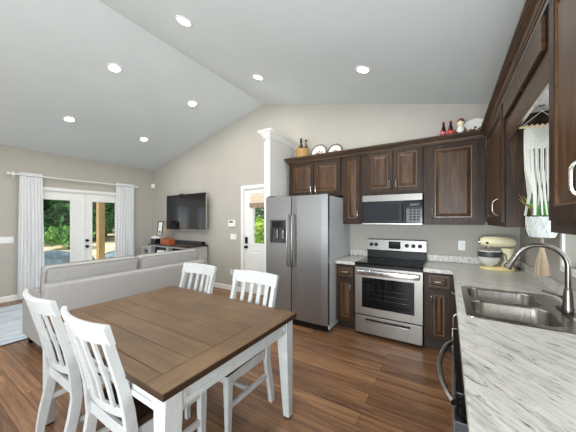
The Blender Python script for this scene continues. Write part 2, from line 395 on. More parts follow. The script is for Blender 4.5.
# ------------------------------------------------------------------ doors and windows
def casing(parent, M_, a0, a1, ztop, w=.06, t=.018, zb=0):
    mb = MB(M_); mb.box(a0-w, a0, zb, ztop, .001, t, .003); mb.box(a1, a1+w, zb, ztop, .001, t, .003); mb.box(a0-w, a1+w, ztop, ztop+w, .001, t, .003)
    return obj('casing', mb, M['trim'], parent)
def jamb(parent, M_, a0, a1, z1, d=T):
    mb = MB(M_); mb.box(a0+.0005, a0+.02, 0.001, z1-.0005, -d, .001); mb.box(a1-.02, a1-.0005, .001, z1-.0005, -d, .001); mb.box(a0+.02, a1-.02, z1-.02, z1-.0005, -d, .001)
    return obj('jamb', mb, M['trim'], parent)
def leaf_(parent, M_, a0, a1, z0, z1, ga0, ga1, gz0, gz1, w0, w1, panels=()):
    mb = MB(M_); mb.slab([a0, ga0, ga1, a1], [z0, gz0, gz1, z1], lambda x, z: ga0 < x < ga1 and gz0 < z < gz1, w0, w1)
    for s in (w1,):
        mb.slab([ga0-.03, ga0, ga1, ga1+.03], [gz0-.03, gz0, gz1, gz1+.03], lambda x, z: ga0 < x < ga1 and gz0 < z < gz1, s, s+.012)
    for (p0, p1, q0, q1) in panels:
        mb.slab([p0, p0+.025, p1-.025, p1], [q0, q0+.025, q1-.025, q1], lambda x, z: p0+.025 < x < p1-.025 and q0+.025 < z < q1-.025, w1, w1+.008)
        mb.frustum((p0+.05, p1-.05, q0+.05, q1-.05), (p0+.075, p1-.075, q0+.075, q1-.075), w1, w1+.008)
    lf = obj('door_leaf', mb, M['trim'], parent)
    mb = MB(M_); mb.box(ga0, ga1, gz0, gz1, (w0+w1)/2-.003, (w0+w1)/2+.003); obj('glass', mb, M['glass'], lf)
    return lf
def knob(parent, M_, a, z, w, name='door_knob', r=.028, mat=None):
    mb = MB(M_); R = Matrix.Identity(3)
    mb.lathe([(r*1.05, 0), (r*1.05, .008), (r*.45, .01), (r*.45, .03), (r*.95, .036), (r, .05), (r*.8, .062), (r*.3, .066)], (a, z, w), 18, R)
    return obj(name, mb, mat or M['black'], parent, True)
d1 = thing('door_1', 'white glazed double french doors between white curtains', 'door', (XL, (FD[0]+FD[1])/2, 0), kind='structure')
ML = LEFT(XL); mid = 2.365
casing(d1, ML, FD[0], FD[1], FD[2], .055); jamb(d1, ML, FD[0], FD[1], FD[2])
L1 = leaf_(d1, ML, FD[0]+.022, mid-.002, .015, FD[2]-.023, 1.70, 2.135, .28, 1.868, -.06, -.018)
L2 = leaf_(d1, ML, mid+.002, FD[1]-.022, .015, FD[2]-.023, 2.515, 2.99, .28, 1.868, -.06, -.018)
mb = MB(ML); mb.box(mid-.02, mid+.02, .015, FD[2]-.024, -.0175, -.006, .002); obj('astragal', mb, M['trim'], d1)
knob(L2, ML, mid+.05, .885, -.018); knob(L2, ML, mid+.05, 1.015, -.018, 'deadbolt', .026)

d2 = thing('door_2', 'white back door with a tall glass pane left of the wing wall', 'door', ((BD[0]+BD[1])/2, YB, 0), kind='structure')
MBk = BACK(YB)
casing(d2, MBk, BD[0], BD[1], BD[2], .062); jamb(d2, MBk, BD[0], BD[1], BD[2])
L3 = leaf_(d2, MBk, BD[0]+.022, BD[1]-.022, .012, BD[2]-.024, -3.255, -2.86, 1.0, 1.93, -.06, -.02,
           panels=((-3.36, -3.08, .18, .88), (-3.03, -2.75, .18, .88)))
knob(L3, MBk, -3.425, .92, -.02)
mb = MB(MBk); mb.box(-3.455, -3.395, .99, 1.12, -.0195, .006, .008); obj('keypad_lock', mb, M['black'], L3, True)

w1 = thing('window_1', 'kitchen window over the sink', 'window', (XR, (KW[0]+KW[1])/2, KW[2]), kind='structure')
MR = RIGHT(XR)
mb = MB(MR); mb.slab([KW[0]-.04, KW[0], KW[1], KW[1]+.04], [KW[2]-.04, KW[2], KW[3], KW[3]+.04], lambda y, z: KW[0] < y < KW[1] and KW[2] < z < KW[3], .001, .018); obj('casing', mb, M['trim'], w1)
mb = MB(MR); zm = (KW[2]+KW[3])/2
mb.slab([KW[0]+.001, KW[0]+.03, KW[1]-.03, KW[1]-.001], [KW[2]+.001, KW[2]+.03, zm-.02, zm+.02, KW[3]-.03, KW[3]-.001], lambda y, z: KW[0]+.03 < y < KW[1]-.03 and (KW[2]+.03 < z < zm-.02 or zm+.02 < z < KW[3]-.03), -.10, -.05); sash = obj('window_frame', mb, M['trim'], w1)
mb = MB(MR); mb.box(KW[0]+.03, KW[1]-.03, KW[2]+.03, zm-.02, -.077, -.072); mb.box(KW[0]+.03, KW[1]-.03, zm+.02, KW[3]-.03, -.077, -.072); obj('glass', mb, M['glass'], sash)

# ------------------------------------------------------------------ upper cabinets
def pull(parent, M_, a, z, w, length=.13, vertical=True, out=.034, r=.0075):
    mb = MB(M_); h = length/2; pts = []
    for k in range(13):
        t = -1+2*k/12; o_ = out*(1-abs(t)**5) if abs(t) < 1 else 0
        pts.append((a, z+h*t, w+o_) if vertical else (a+h*t, z, w+o_))
    mb.tube(pts, r, 8); return obj('handle', mb, M['nickel'], parent, True)
def panel_door(parent, M_, a0, a1, z0, z1, w=.0, name='door', mat=None, handle=None, fr=.055, raised=True, t=.02):
    """five-piece raised panel door: its frame, bevelled moulding and raised field; w = plane of the face frame"""
    mat = mat or M['cabframe']; mb = MB(M_); e = w+.002
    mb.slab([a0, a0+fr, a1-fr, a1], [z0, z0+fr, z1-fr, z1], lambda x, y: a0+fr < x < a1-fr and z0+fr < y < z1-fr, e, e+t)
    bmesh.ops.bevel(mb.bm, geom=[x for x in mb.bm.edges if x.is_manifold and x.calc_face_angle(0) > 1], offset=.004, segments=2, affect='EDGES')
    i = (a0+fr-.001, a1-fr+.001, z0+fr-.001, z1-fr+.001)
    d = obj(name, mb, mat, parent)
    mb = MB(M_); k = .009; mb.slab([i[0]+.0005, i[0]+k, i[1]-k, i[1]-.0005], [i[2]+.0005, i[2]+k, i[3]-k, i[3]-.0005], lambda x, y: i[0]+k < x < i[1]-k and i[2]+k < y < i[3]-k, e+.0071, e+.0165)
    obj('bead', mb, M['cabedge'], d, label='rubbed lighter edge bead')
    mb = MB(M_); mb.box(*i, e, e+.007)
    g = .012; q = min(.035, (a1-a0-2*fr)*.28, (z1-z0-2*fr)*.28)
    mb.frustum((i[0]+g, i[1]-g, i[2]+g, i[3]-g), (i[0]+g+q, i[1]-g-q, i[2]+g+q, i[3]-g-q), e+.007, e+.019)
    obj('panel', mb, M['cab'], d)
    if handle: pull(d, M_, handle[0], handle[1], e+t-.002, *handle[2:])
    return d
def carcass(parent, M_, a0, a1, z0, z1, depth, w=0, rails=.0):
    mb = MB(M_); mb.box(a0+.0008, a1-.0008, z0, z1, w-depth+.002, w, .002); return obj('carcass', mb, M['cabframe'], parent)
YU, XU, ZT = 3.57, .37, 2.40      # face planes and top of the uppers
U = BACK(YU)
def upper(label, a0, a1, z0, loc, M_, doors, depth=.33, z1=ZT, group=None):
    t = thing('wall_cabinet', label, 'cabinet', loc)
    carcass(t, M_, a0, a1, z0, z1, depth)
    for dd in doors: panel_door(t, M_, *dd[:4], handle=dd[4] if len(dd) > 4 else None)
    return t
upper('dark wood two-door wall cabinet above the fridge', -2.205, -1.29, 1.815, (-1.75, 3.73, 1.815), U,
      [(-2.165, -1.757, 1.845, 2.352, (-1.79, 1.93)), (-1.743, -1.33, 1.845, 2.352, (-1.71, 1.93))])
upper('narrow dark wood wall cabinet between fridge and microwave', -1.29, -1.014, 1.40, (-1.15, 3.73, 1.40), U,
      [(-1.265, -1.04, 1.43, 2.352, (-1.068, 1.54))])
upper('dark wood two-door wall cabinet above the microwave', -1.014, -.255, 1.79, (-.63, 3.73, 1.79), U,
      [(-.935, -.613, 1.825, 2.375, (-.645, 1.92)), (-.597, -.275, 1.825, 2.375, (-.565, 1.92))])
upper('tall single-door dark wood wall cabinet right of the microwave', -.255, .3495, 1.40, (.05, 3.73, 1.40), U,
      [(-.19, .285, 1.432, 2.352, (-.158, 1.54))])
UR = RIGHT(XU)
upper('dark wood corner wall cabinet left of the hanging planter', 2.50, 3.565, 1.40, (.53, 3.03, 1.40), UR,
      [(2.54, 3.42, 1.432, 2.352, (2.70, 1.56, .13, True, .036))])
# the corner cabinet runs on behind the tall one
upper('dark wood wall cabinet nearest the viewer at the right edge', .63, 1.515, 1.40, (.53, 1.08, 1.40), UR,
      [(1.07, 1.445, 1.45, 2.352, (1.10, 1.575, .12, True, .036)), (.66, 1.06, 1.45, 2.352, (1.03, 1.575, .12, True, .036))])
t = thing('wall_cabinet', 'short two-door dark wood cabinet bridging over the kitchen window', 'cabinet', (.53, 2.01, 2.2))
carcass(t, UR, 1.5155, 2.4995, 2.235, ZT, .33)
for a0, a1 in ((1.56, 1.967), (1.978, 2.47)): mb = MB(UR); mb.box(a0, a1, 2.205, 2.356, .002, .022, .004); obj('door', mb, M['cabh'], t)
mb = MB(UR); mb.box(1.5165, 2.4985, 2.055, 2.234, -.02, .0, .002); obj('valance', mb, M['cabh'], t)
mb = MB(UR); mb.box(1.5165, 2.4985, 2.226, 2.2345, -.327, -.021); obj('underside_panel', mb, M['trim'], t, label='white underside panel')
mb = MB(UR); mb.box(1.5165, 2.4985, 2.047, 2.0545, -.02, -.001, .002); obj('valance_lit_edge', mb, M['nickel'], t, label='bottom edge of the valance, window light painted in as a pale strip')  # added pale strip, paints the window light along the valance edge
# crown moulding around the uppers
def crown():
    prof = [(0.001, 2.362), (.010, 2.362), (.010, 2.376), (.016, 2.380), (.024, 2.396), (.044, 2.412), (.044, 2.420), (.052, 2.422), (.056, 2.428), (.064, 2.430), (.064, 2.45), (.001, 2.45)]
    loops = []
    for o_, z in prof:
        o_ *= .8; f = YU-o_; r = XU-o_
        loops.append([(-2.206-o_, YB-.002, z), (-2.206-o_, f-.022, z), (r-.022, f-.022, z), (r-.022, .63, z)])
    back = [(-2.206, YB-.002), (-2.206, YU), (XU, YU), (XU, .79)]
    mb = MB(); L = [[mb.v(p) for p in lp] for lp in loops]
    for a, b in zip(L, L[1:]+L[:1]):
        for i in range(3): mb.bm.faces.new((a[i], a[i+1], b[i+1], b[i]))
    mb.bm.faces.new([l[0] for l in L]); mb.bm.faces.new([l[-1] for l in L])
    obj('crown_moulding', mb, M['cabh'], label='dark wood crown moulding running along the tops of the wall cabinets', cat='moulding', loc=(-.9, 3.55, 2.362))
crown()

# ------------------------------------------------------------------ base cabinets, worktops
YBF, XBF = 3.295, .09
B = BACK(YBF)
def base(label, a0, a1, loc, M_, depth, fronts):
    t = thing('base_cabinet', label, 'cabinet', loc)
    mb = MB(M_); mb.box(a0+.0008, a1-.0008, .10, .872, -depth+.002, 0, .002); obj('carcass', mb, M['cabframe'], t)
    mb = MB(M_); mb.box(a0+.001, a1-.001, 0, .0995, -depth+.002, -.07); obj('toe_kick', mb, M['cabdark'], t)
    for kind, f in fronts:
        if kind == 'door': panel_door(t, M_, *f[:4], handle=f[4])
        else:
            mb = MB(M_); x0, x1, z0, z1 = f[:4]
            mb.frustum((x0, x1, z0, z1), (x0+.004, x1-.004, z0+.004, z1-.004), .002, .018)
            mb.frustum((x0+.03, x1-.03, z0+.03, z1-.03), (x0+.045, x1-.045, z0+.045, z1-.045), .018, .024)
            d = obj('drawer', mb, M['cabh'], t)
            if f[4]: pull(d, M_, (x0+x1)/2, (z0+z1)/2, .022, .10, False)
    return t
base('narrow dark wood base cabinet between fridge and range', -1.285, -1.018, (-1.15, 3.6, 0), B, .6,
     [('drawer', (-1.262, -1.045, .70, .85, 1)), ('door', (-1.262, -1.045, .125, .68, (-1.075, .57, .11)))])
base('narrow dark wood base cabinet right of the range', -.232, .0885, (-.09, 3.6, 0), B, .6,
     [('drawer', (-.19, .02, .70, .85, 1)), ('door', (-.19, .02, .125, .68, (-.155, .57, .11)))])
R_ = RIGHT(XBF)
base('dark wood corner base cabinet under the mixer', 2.56, 3.22, (.39, 2.9, 0), R_, .6,
     [('drawer', (2.60, 3.12, .70, .85, 1)), ('door', (2.60, 3.12, .125, .68, (2.66, .57, .11)))])
ts = thing('base_cabinet', 'dark wood sink base cabinet with pulls beside the dishwasher', 'cabinet', (.39, 2.11, 0))
mb = MB(R_)
mb.box(1.662, 1.68, .10, .872, -.598, 0); mb.box(2.541, 2.559, .10, .872, -.598, 0); mb.box(1.68, 2.541, .10, .118, -.598, 0); mb.box(1.68, 2.541, .118, .872, -.018, 0)
obj('carcass', mb, M['cabframe'], ts)
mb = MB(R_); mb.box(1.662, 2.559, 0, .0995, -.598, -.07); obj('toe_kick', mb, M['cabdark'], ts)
panel_door(ts, R_, 1.685, 2.105, .125, .85, handle=(1.84, .74, .12, True, .036)); panel_door(ts, R_, 2.115, 2.535, .125, .85, handle=(2.15, .74, .12, True, .036))
base('dark wood base cabinet nearest the viewer past the dishwasher', .15, 1.035, (.39, .6, 0), R_, .6,
     [('drawer', (.20, 1.0, .70, .85, 1)), ('door', (.60, 1.0, .125, .68, (.64, .57, .11))), ('door', (.19, .59, .125, .68, (.55, .57, .11)))])

t = thing('worktop', 'short grey veined marble worktop between fridge and range', 'worktop', (-1.15, 3.57, .873))
mb = MB(); mb.box(-1.283, -1.0175, 3.25, YB-.001, .873, .914, .006); obj('slab', mb, M['marble'], t)
mb = MB(); mb.box(-1.283, -1.0175, YB-.022, YB-.001, .9145, 1.0, .004); obj('backsplash', mb, M['marble'], t)
SK = (.12, .50, 1.785, 2.505)   # hole of the sink in the worktop
t = thing('worktop', 'long L-shaped grey veined marble worktop around the sink', 'worktop', (.37, 2.0, .873))
mb = MB(); mb.slab([-.2335, .047, .11, .60, XR-.001], [.12, 1.76, 2.51, 3.25, YB-.001], lambda x, y: (x < .047 and y < 3.25) or (.11 < x < .60 and 1.76 < y < 2.51), .873, .914)
obj('slab', mb, M['marble'], t)
mb = MB(); mb.box(-.2335, XR-.0225, YB-.022, YB-.001, .9145, 1.0, .004); mb.box(XR-.022, XR-.001, .12, YB-.0225, .9145, 1.0, .004); obj('backsplash', mb, M['marble'], t)

# ------------------------------------------------------------------ sink and faucet
t = thing('kitchen_sink', 'stainless steel double bowl sink set into the marble worktop', 'sink', (.355, 2.135, .915))
mb = MB(); Z = .919
def loop_e(pts):
    vs = [mb.v(p) for p in pts]; return vs, [mb.bm.edges.new((vs[i], vs[(i+1) % len(vs)])) for i in range(len(vs))]
out, e0 = loop_e(rrect(.092, .622, 1.742, 2.528, .04, Z))
B1 = (.125, .505, 1.785, 2.115); B2 = (.125, .505, 2.15, 2.49)
in1, e1 = loop_e(rrect(*B1, .075, Z)); in2, e2 = loop_e(rrect(*B2, .075, Z))
bmesh.ops.triangle_fill(mb.bm, use_beauty=True, edges=e0+e1+e2)
low = [mb.v((v.co.x + (.004 if v.co.x > .35 else -.004), v.co.y + (.004 if v.co.y > 2.13 else -.004), .9147)) for v in out]
for i in range(len(out)):
    j = (i+1) % len(out); mb.bm.faces.new((out[i], low[i], low[j], out[j]))
obj('rim', mb, M['sinksteel'], t)
for bb, dp in ((B1, .19), (B2, .19)):
    mb = MB(); g = lambda k: (bb[0]+k, bb[1]-k, bb[2]+k, bb[3]-k)
    mb.loft([rrect(*bb, .075, Z), rrect(*g(.006), .07, Z-.012), rrect(*g(.014), .06, Z-dp+.03), rrect(*g(.03), .05, Z-dp+.004), rrect(*g(.06), .03, Z-dp)], cap=False)
    cx, cy = (bb[0]+bb[1])/2, (bb[2]+bb[3])/2
    lp = rrect(*g(.06), .03, Z-dp); mb.bm.faces.new([mb.v(p) for p in lp])
    bmesh.ops.remove_doubles(mb.bm, verts=mb.bm.verts, dist=1e-5)
    bw = obj('bowl', mb, M['bowlsteel'], t, True)
    mb = MB(); mb.lathe([(.0001, .001), (.02, .001), (.03, .004), (.042, .003), (.044, .0005)], (cx, cy, Z-dp), 20, capt=False); obj('drain', mb, M['chrome'], bw, True)
FX, FY = .585, 2.10
t = thing('kitchen_faucet', 'brushed metal gooseneck pull-down faucet behind the sink', 'faucet', (FX, FY, .919))
mb = MB(); mb.loft([rrect(FX-.028, FX+.028, FY-.12, FY+.12, .027, .9192), rrect(FX-.028, FX+.028, FY-.12, FY+.12, .027, .925), rrect(FX-.022, FX+.022, FY-.114, FY+.114, .021, .929)]); obj('deck_plate', mb, M['gunmetal'], t, True)
mb = MB(); mb.lathe([(.026, .926), (.027, .945), (.023, .96), (.021, 1.02), (.017, 1.05), (.0145, 1.06)], (FX, FY, 0), 20); obj('body', mb, M['gunmetal'], t, True)
mb = MB(); pts = [(FX, FY, 1.05), (FX, FY, 1.12), (FX, FY, 1.185)]
rc = .118
for k in range(1, 16):
    a = PI*k/16*.93; pts.append((FX-rc+rc*math.cos(a), FY, 1.185+rc*math.sin(a)*1.0))
mb.tube(pts, .0135, 14); obj('spout', mb, M['gunmetal'], t, True)
e, d_ = Vector(pts[-1]), (Vector(pts[-1])-Vector(pts[-2])).normalized()
mb = MB(); mb.tube([e-d_*.002, e+d_*.012, e+d_*.02, e+d_*.06, e+d_*.088, e+d_*.092], .015, 16, [.0145, .0155, .0155, .02, .0235, .019]); obj('spray_head', mb, M['gunmetal'], t, True)
mb = MB(); mb.tube([(FX, FY+.018, .985), (FX-.005, FY+.05, .995)], .013, 12); mb.tube([(FX-.003, FY+.044, .993), (FX-.04, FY+.075, 1.005), (FX-.085, FY+.10, 1.012)], .0075, 10); obj('lever', mb, M['gunmetal'], t, True)

# ------------------------------------------------------------------ refrigerator
FXL, FXR, FYF, FZ = -2.27, -1.297, 3.02, 1.775
t = thing('refrigerator', 'stainless steel side-by-side fridge with ice dispenser', 'fridge', (-1.78, 3.42, 0))
mb = MB(); mb.box(FXL, FXR, FYF+.075, YB-.03, .03, FZ, .006); obj('body', mb, M['fridgeside'], t)
F = BACK(FYF+.07); SP = -1.838
def fdoor(a0, a1, hole=None):
    mb = MB(F); z0, z1, d = .10, FZ+.012, .068
    n = 6; prof = []
    # gently crowned front
    for k in range(n+1):
        s = k/n; prof.append((a0+.0+(a1-a0)*s, d-.010*(2*s-1)**4))
    xs = [p[0] for p in prof]
    if not hole:
        mb.prism([(a0, 0)]+[(x, w) for x, w in prof]+[(a1, 0)], lambda p: (p[0], z0, p[1]), lambda p: (p[0], z1, p[1]))
        bmesh.ops.bevel(mb.bm, geom=[e for e in mb.bm.edges if e.calc_face_angle(0) > 1], offset=.006, segments=2, affect='EDGES')
    else:
        h0, h1, hz0, hz1 = hole
        mb.slab([a0, h0, h1, a1], [z0, hz0, hz1, z1], lambda x, z: h0 < x < h1 and hz0 < z < hz1, 0, d-.002)
        bmesh.ops.bevel(mb.bm, geom=[e for e in mb.bm.edges if e.calc_face_angle(0) > 1], offset=.005, segments=2, affect='EDGES')
    return obj('door', mb, M['steel'], t)
HO = (-2.195, -1.925, 1.13, 1.46)
dl = fdoor(FXL, SP-.004, HO); dr = fdoor(SP+.004, FXR)
mb = MB(F); h0, h1, z0, z1 = HO
mb.box(h0+.0005, h1-.0005, z0+.0005, z1-.0005, .001, .006)
mb.box(h0+.001, h1-.001, z1-.13, z1-.001, .007, .066, .004)
mb.box(h0+.001, h1-.001, z0+.001, z0+.02, .007, .06, .003)
dp = obj('dispenser', mb, M['dkgrey'], dl)
mb = MB(F); mb.box(h0+.03, h1-.03, z1-.115, z1-.02, .0662, .069, .001); obj('control_panel', mb, M['blackglass'], dp)
mb = MB(F)
for c in (h0+.085, h1-.085): mb.box(c-.02, c+.02, z0+.06, z1-.135, .012, .03, .006)
obj('paddle', mb, M['gunmetal'], dp)
for a, dd in ((SP-.038, dl), (SP+.038, dr)):
    mb = MB(F); pts = [(a, .82, .064), (a, .83, .10)] + [(a, .86+.63*k/10, .108+.012*math.sin(PI*k/10)) for k in range(11)] + [(a, 1.52, .10), (a, 1.53, .064)]
    mb.tube(pts, .014, 12); obj('handle', mb, M['chrome'] if False else M['steelh'], dd, True)
mb = MB(); mb.box(FXL+.02, FXR-.02, FYF+.05, FYF+.0745, .02, .095, .004); obj('kick_grille', mb, M['black'], t)
for x in (FXL+.06, FXR-.06): mb = MB(); mb.box(x-.045, x+.045, FYF+.02, FYF+.13, FZ+.0125, FZ+.03, .004); obj('hinge_cover', mb, M['dkgrey'], t)
for x in (FXL+.05, FXR-.05):
    for y in (FYF+.12, YB-.1): mb = MB(); mb.lathe([(.02, 0), (.02, .031)], (x, y, 0), 12); obj('foot', mb, M['black'], t)

# ------------------------------------------------------------------ range
RX0, RX1, RYF = -1.012, -.238, 3.24
t = thing('kitchen_range', 'stainless electric range with black glass cooktop and oven', 'stove', ((RX0+RX1)/2, 3.57, 0))
mb = MB(); mb.box(RX0, RX1, RYF+.045, YB-.02, .06, .895, .003); obj('body', mb, M['black'], t)
mb = MB(); mb.box(RX0-.0, RX1+.0, RYF+.005, YB-.085, .8955, .922, .006); obj('cooktop', mb, M['blackglass'], t)
mb = MB(); 
for (x, y, r) in ((-.83, 3.42, .10), (-.42, 3.42, .085), (-.83, 3.68, .085), (-.42, 3.68, .10)):
    for rr in (r, r*.72): mb.lathe([(rr-.003, .9222), (rr-.003, .9226), (rr, .9226), (rr, .9222)], (x, y, 0), 40, capb=False, capt=False)
obj('burner_marking', mb, M['dkgrey'], t)
G = BACK(YB-.084)
mb = MB(G); mb.box(RX0+.004, RX1-.004, .905, 1.02, -.06, -.006, .003); obj('riser', mb, M['black'], t)
mb = MB(G); mb.prism([(-.062, 1.021), (-.004, 1.021), (.004, 1.03), (-.008, 1.175), (-.018, 1.185), (-.062, 1.185)], lambda p: (RX0+.002, p[1], p[0]), lambda p: (RX1-.002, p[1], p[0])); bgd = obj('backguard', mb, M['steeldk'], t)
mb = MB(G); mb.box(-.71, -.555, 1.055, 1.155, -.004, .008, .003); obj('display', mb, M['blackglass'], bgd)
for x in (-.945, -.88, -.475, -.395, -.315):
    mb = MB(G); mb.lathe([(.026, 0), (.026, .012), (.02, .014), (.018, .03), (.0001, .031)], (x, 1.105, .0), 20, Matrix.Identity(3)); mb.box(x-.004, x+.004, 1.09, 1.125, .03, .036, .001); obj('knob', mb, M['black'], bgd, True)
G2 = BACK(RYF+.042)
mb = MB(G2); o_ = (-.925, -.325, .36, .735)
mb.slab([RX0+.003, o_[0], o_[1], RX1-.003], [.27, o_[2], o_[3], .862], lambda x, z: o_[0] < x < o_[1] and o_[2] < z < o_[3], 0, .038)
bmesh.ops.bevel(mb.bm, geom=[e for e in mb.bm.edges if e.calc_face_angle(0) > 1], offset=.003, segments=2, affect='EDGES')
od = obj('oven_door', mb, M['steelh'], t)
mb = MB(G2); i_ = .045
mb.slab([o_[0]+.001, o_[0]+i_, o_[1]-i_, o_[1]-.001], [o_[2]+.001, o_[2]+i_, o_[3]-i_*.6, o_[3]-.001], lambda x, z: o_[0]+i_ < x < o_[1]-i_ and o_[2]+i_ < z < o_[3]-i_*.6, .012, .036); obj('window_surround', mb, M['blackglass'], od)
mb = MB(G2); mb.box(o_[0]+i_-.003, o_[1]-i_+.003, o_[2]+i_-.003, o_[3]-i_*.6+.003, .014, .018); obj('window_glass', mb, M['blackglass'], od)
mb = MB(G2)
for z in (.47, .53, .59):
    mb.tube([(o_[0]+.06, z, .0205), (o_[1]-.06, z, .0205)], .0022, 6)
for k in range(1): pass
obj('oven_rack', mb, M['gunmetal'], od)
mb = MB(G2); mb.box(RX0+.03, RX1-.03, .775, .835, .07, .094, .010, 3); mb.box(RX0+.04, RX0+.08, .785, .825, .034, .075, .004); mb.box(RX1-.08, RX1-.04, .785, .825, .034, .075, .004); obj('handle', mb, M['chrome'], od, True)
mb = MB(G2); mb.box(RX0+.003, RX1-.003, .035, .255, -.03, .038, .004); dw = obj('drawer', mb, M['steelh'], t)
mb = MB(G2); mb.box(RX0+.13, RX1-.13, .185, .20, .0385, .05, .003); obj('handle', mb, M['chrome'], dw)
mb = MB(G2); mb.box(RX0+.13, RX1-.13, .2005, .222, .0382, .040, .0005); obj('handle_recess', mb, M['black'], dw)
for x in (RX0+.05, RX1-.05):
    for y in (RYF+.12, YB-.1): mb = MB(); mb.lathe([(.018, 0), (.018, .061)], (x, y, 0), 12); obj('foot', mb, M['black'], t)

# ------------------------------------------------------------------ microwave
MX0, MX1, MYF = -.995, -.262, 3.51
t = thing('microwave_oven', 'over-the-range microwave with steel top band and black glass door', 'microwave', ((MX0+MX1)/2, 3.7, 1.395))
mb = MB(); mb.box(MX0, MX1, MYF+.025, YB-.002, 1.40, 1.787, .003); obj('body', mb, M['black'], t)
Q = BACK(MYF+.024)
mb = MB(Q); mb.box(MX0, MX1, 1.70, 1.786, .001, .026, .004); obj('vent_panel', mb, M['steeldk'], t)
mb = MB(Q); mb.box(MX0, -.45, 1.418, 1.698, .001, .022, .004); md = obj('door', mb, M['black'], t)
mb = MB(Q); mb.box(MX0+.07, -.535, 1.455, 1.66, .0222, .0245, .001); obj('window', mb, M['blackglass'], md)
mb = MB(Q); pts = [(-.485, 1.45, .02), (-.485, 1.46, .05), (-.485, 1.56, .055), (-.485, 1.66, .05), (-.485, 1.67, .02)]; mb.tube(pts, .009, 10); obj('handle', mb, M['black'], md, True)
mb = MB(Q); mb.box(-.448, MX1, 1.418, 1.698, .001, .022, .004); cp = obj('control_panel', mb, M['blackglass'], t)
mb = MB(Q); mb.box(-.40, -.30, 1.635, 1.66, .0222, .0235, .0005); obj('display', mb, M['dkgrey'], cp)
mb = MB(Q)
for i in range(3):
    for j in range(5): mb.box(-.41+.043*i, -.378+.043*i, 1.45+.034*j, 1.472+.034*j, .0222, .0232)
obj('keypad', mb, M['black'], cp)
mb = MB(Q); mb.box(MX0, MX1, 1.395, 1.4165, .001, .03, .003); obj('bottom_trim', mb, M['steelh'], t)

# ------------------------------------------------------------------ dishwasher
t = thing('dishwasher', 'built-in dishwasher with black controls and long curved bar handle', 'dishwasher', (.38, 1.345, 0))
mb = MB(); mb.box(.092, .66, 1.042, 1.655, .10, .866, .003); obj('body', mb, M['black'], t)
mb = MB(); mb.box(.022, .0915, 1.045, 1.652, .105, .765, .003); dd = obj('door', mb, M['dkgrey'], t)
mb = MB(); mb.box(.018, .0219, 1.046, 1.651, .106, .764, .001); obj('front_skin', mb, M['steel'], dd, label='brushed steel front')
mb = MB(); mb.box(.022, .0915, 1.045, 1.652, .7665, .8655, .004); cp = obj('control_panel', mb, M['blackglass'], t)
for k in range(7): mb = MB(); mb.box(.0205, .0222, 1.12+.07*k, 1.155+.07*k, .805, .825); obj('button', mb, M['dkgrey'], cp)
mb = MB(); mb.box(.017, .0915, 1.6525, 1.659, .105, .866, .002); obj('edge_strip', mb, M['steelh'], t)
mb = MB(); pts = []
for k in range(21):
    s = k/20; pts.append((.018-.05*math.sin(PI*s)**.7, 1.09+.53*s, .80))
mb.tube(pts, .0115, 12); obj('handle', mb, M['nickel'], dd, True)
mb = MB(); mb.box(.15, .60, 1.045, 1.652, 0, .0995); obj('toe_kick', mb, M['black'], t)

# ------------------------------------------------------------------ dining table
TX0, TX1, TY0, TY1, TZ = -2.47, -.958, .598, 1.655, .76
t = thing('dining_table', 'large dining table with grey-brown plank top and white legs', 'table', ((TX0+TX1)/2, (TY0+TY1)/2, 0))
bw = .13
mb = MB(); mb.box(TX0, TX1, TY0, TY1, TZ-.034, TZ-.004, .003); top = obj('tabletop', mb, M['tableedge'], t)
n = 6; ph = (TY1-TY0-2*bw*.6)/n
mb = MB(); y0 = TY0+bw*.6
for k in range(n): mb.box(TX0+bw+.001, TX1-bw-.001, y0+ph*k+.0012, y0+ph*(k+1)-.0012, TZ-.0038, TZ, .0012, 1)
mb.box(TX0+bw+.001, TX1-bw-.001, TY0+.001, y0-.0012, TZ-.0038, TZ, .0012, 1); mb.box(TX0+bw+.001, TX1-bw-.001, y0+ph*n+.0012, TY1-.001, TZ-.0038, TZ, .0012, 1)
obj('plank_field', mb, M['tablex'], top)
for x0, x1 in ((TX0+.001, TX0+bw-.001), (TX1-bw+.001, TX1-.001)): mb = MB(); mb.box(x0, x1, TY0+.001, TY1-.001, TZ-.0038, TZ, .0012, 1); obj('end_board', mb, M['tabley'], top)
ins = .022; lw = .085
for sx, X in ((1, TX0+ins), (-1, TX1-ins)):
    for sy, Y in ((1, TY0+ins), (-1, TY1-ins)):
        mb = MB(); q = lambda w, z: [(X, Y, z), (X+sx*w, Y, z), (X+sx*w, Y+sy*w, z), (X, Y+sy*w, z)]
        mb.loft([q(.052, 0.012), q(lw, .60), q(lw, TZ-.0345)])
        bmesh.ops.bevel(mb.bm, geom=[e for e in mb.bm.edges if abs(e.verts[0].co.z-e.verts[1].co.z) > .05], offset=.004, segments=2, affect='EDGES')
        lg = obj('leg', mb, M['white'], t)
        mb = MB(); mb.loft([q(.048, 0), q(.05, .0118)]); obj('foot_pad', mb, M['black'], lg)
def apron(a, b):
    (x0, y0), (x1, y1) = a, b
    mb = MB(); along_x = abs(x1-x0) > abs(y1-y0); z0, z1 = .637, TZ-.0345; th = .022
    if along_x:
        out = -1 if y0 < 1.1 else 1; MM = Matrix(((1, 0, 0, 0), (0, 0, out, y0), (0, 1, 0, 0), (0, 0, 0, 1))); u0, u1 = x0, x1
    else:
        out = -1 if x0 < -1.7 else 1; MM = Matrix(((0, 0, out, x0), (1, 0, 0, 0), (0, 1, 0, 0), (0, 0, 0, 1))); u0, u1 = y0, y1
    mb.M = MM; mb.box(u0, u1, z0, z1, -th, 0)
    mb.slab([u0, u0+.02, u1-.02, u1], [z0, z0+.028, z1-.028, z1], lambda x, z: u0+.02 < x < u1-.02 and z0+.028 < z < z1-.028, .0002, .007)
    obj('apron', mb, M['white'], t)
e = lw+ins+.001
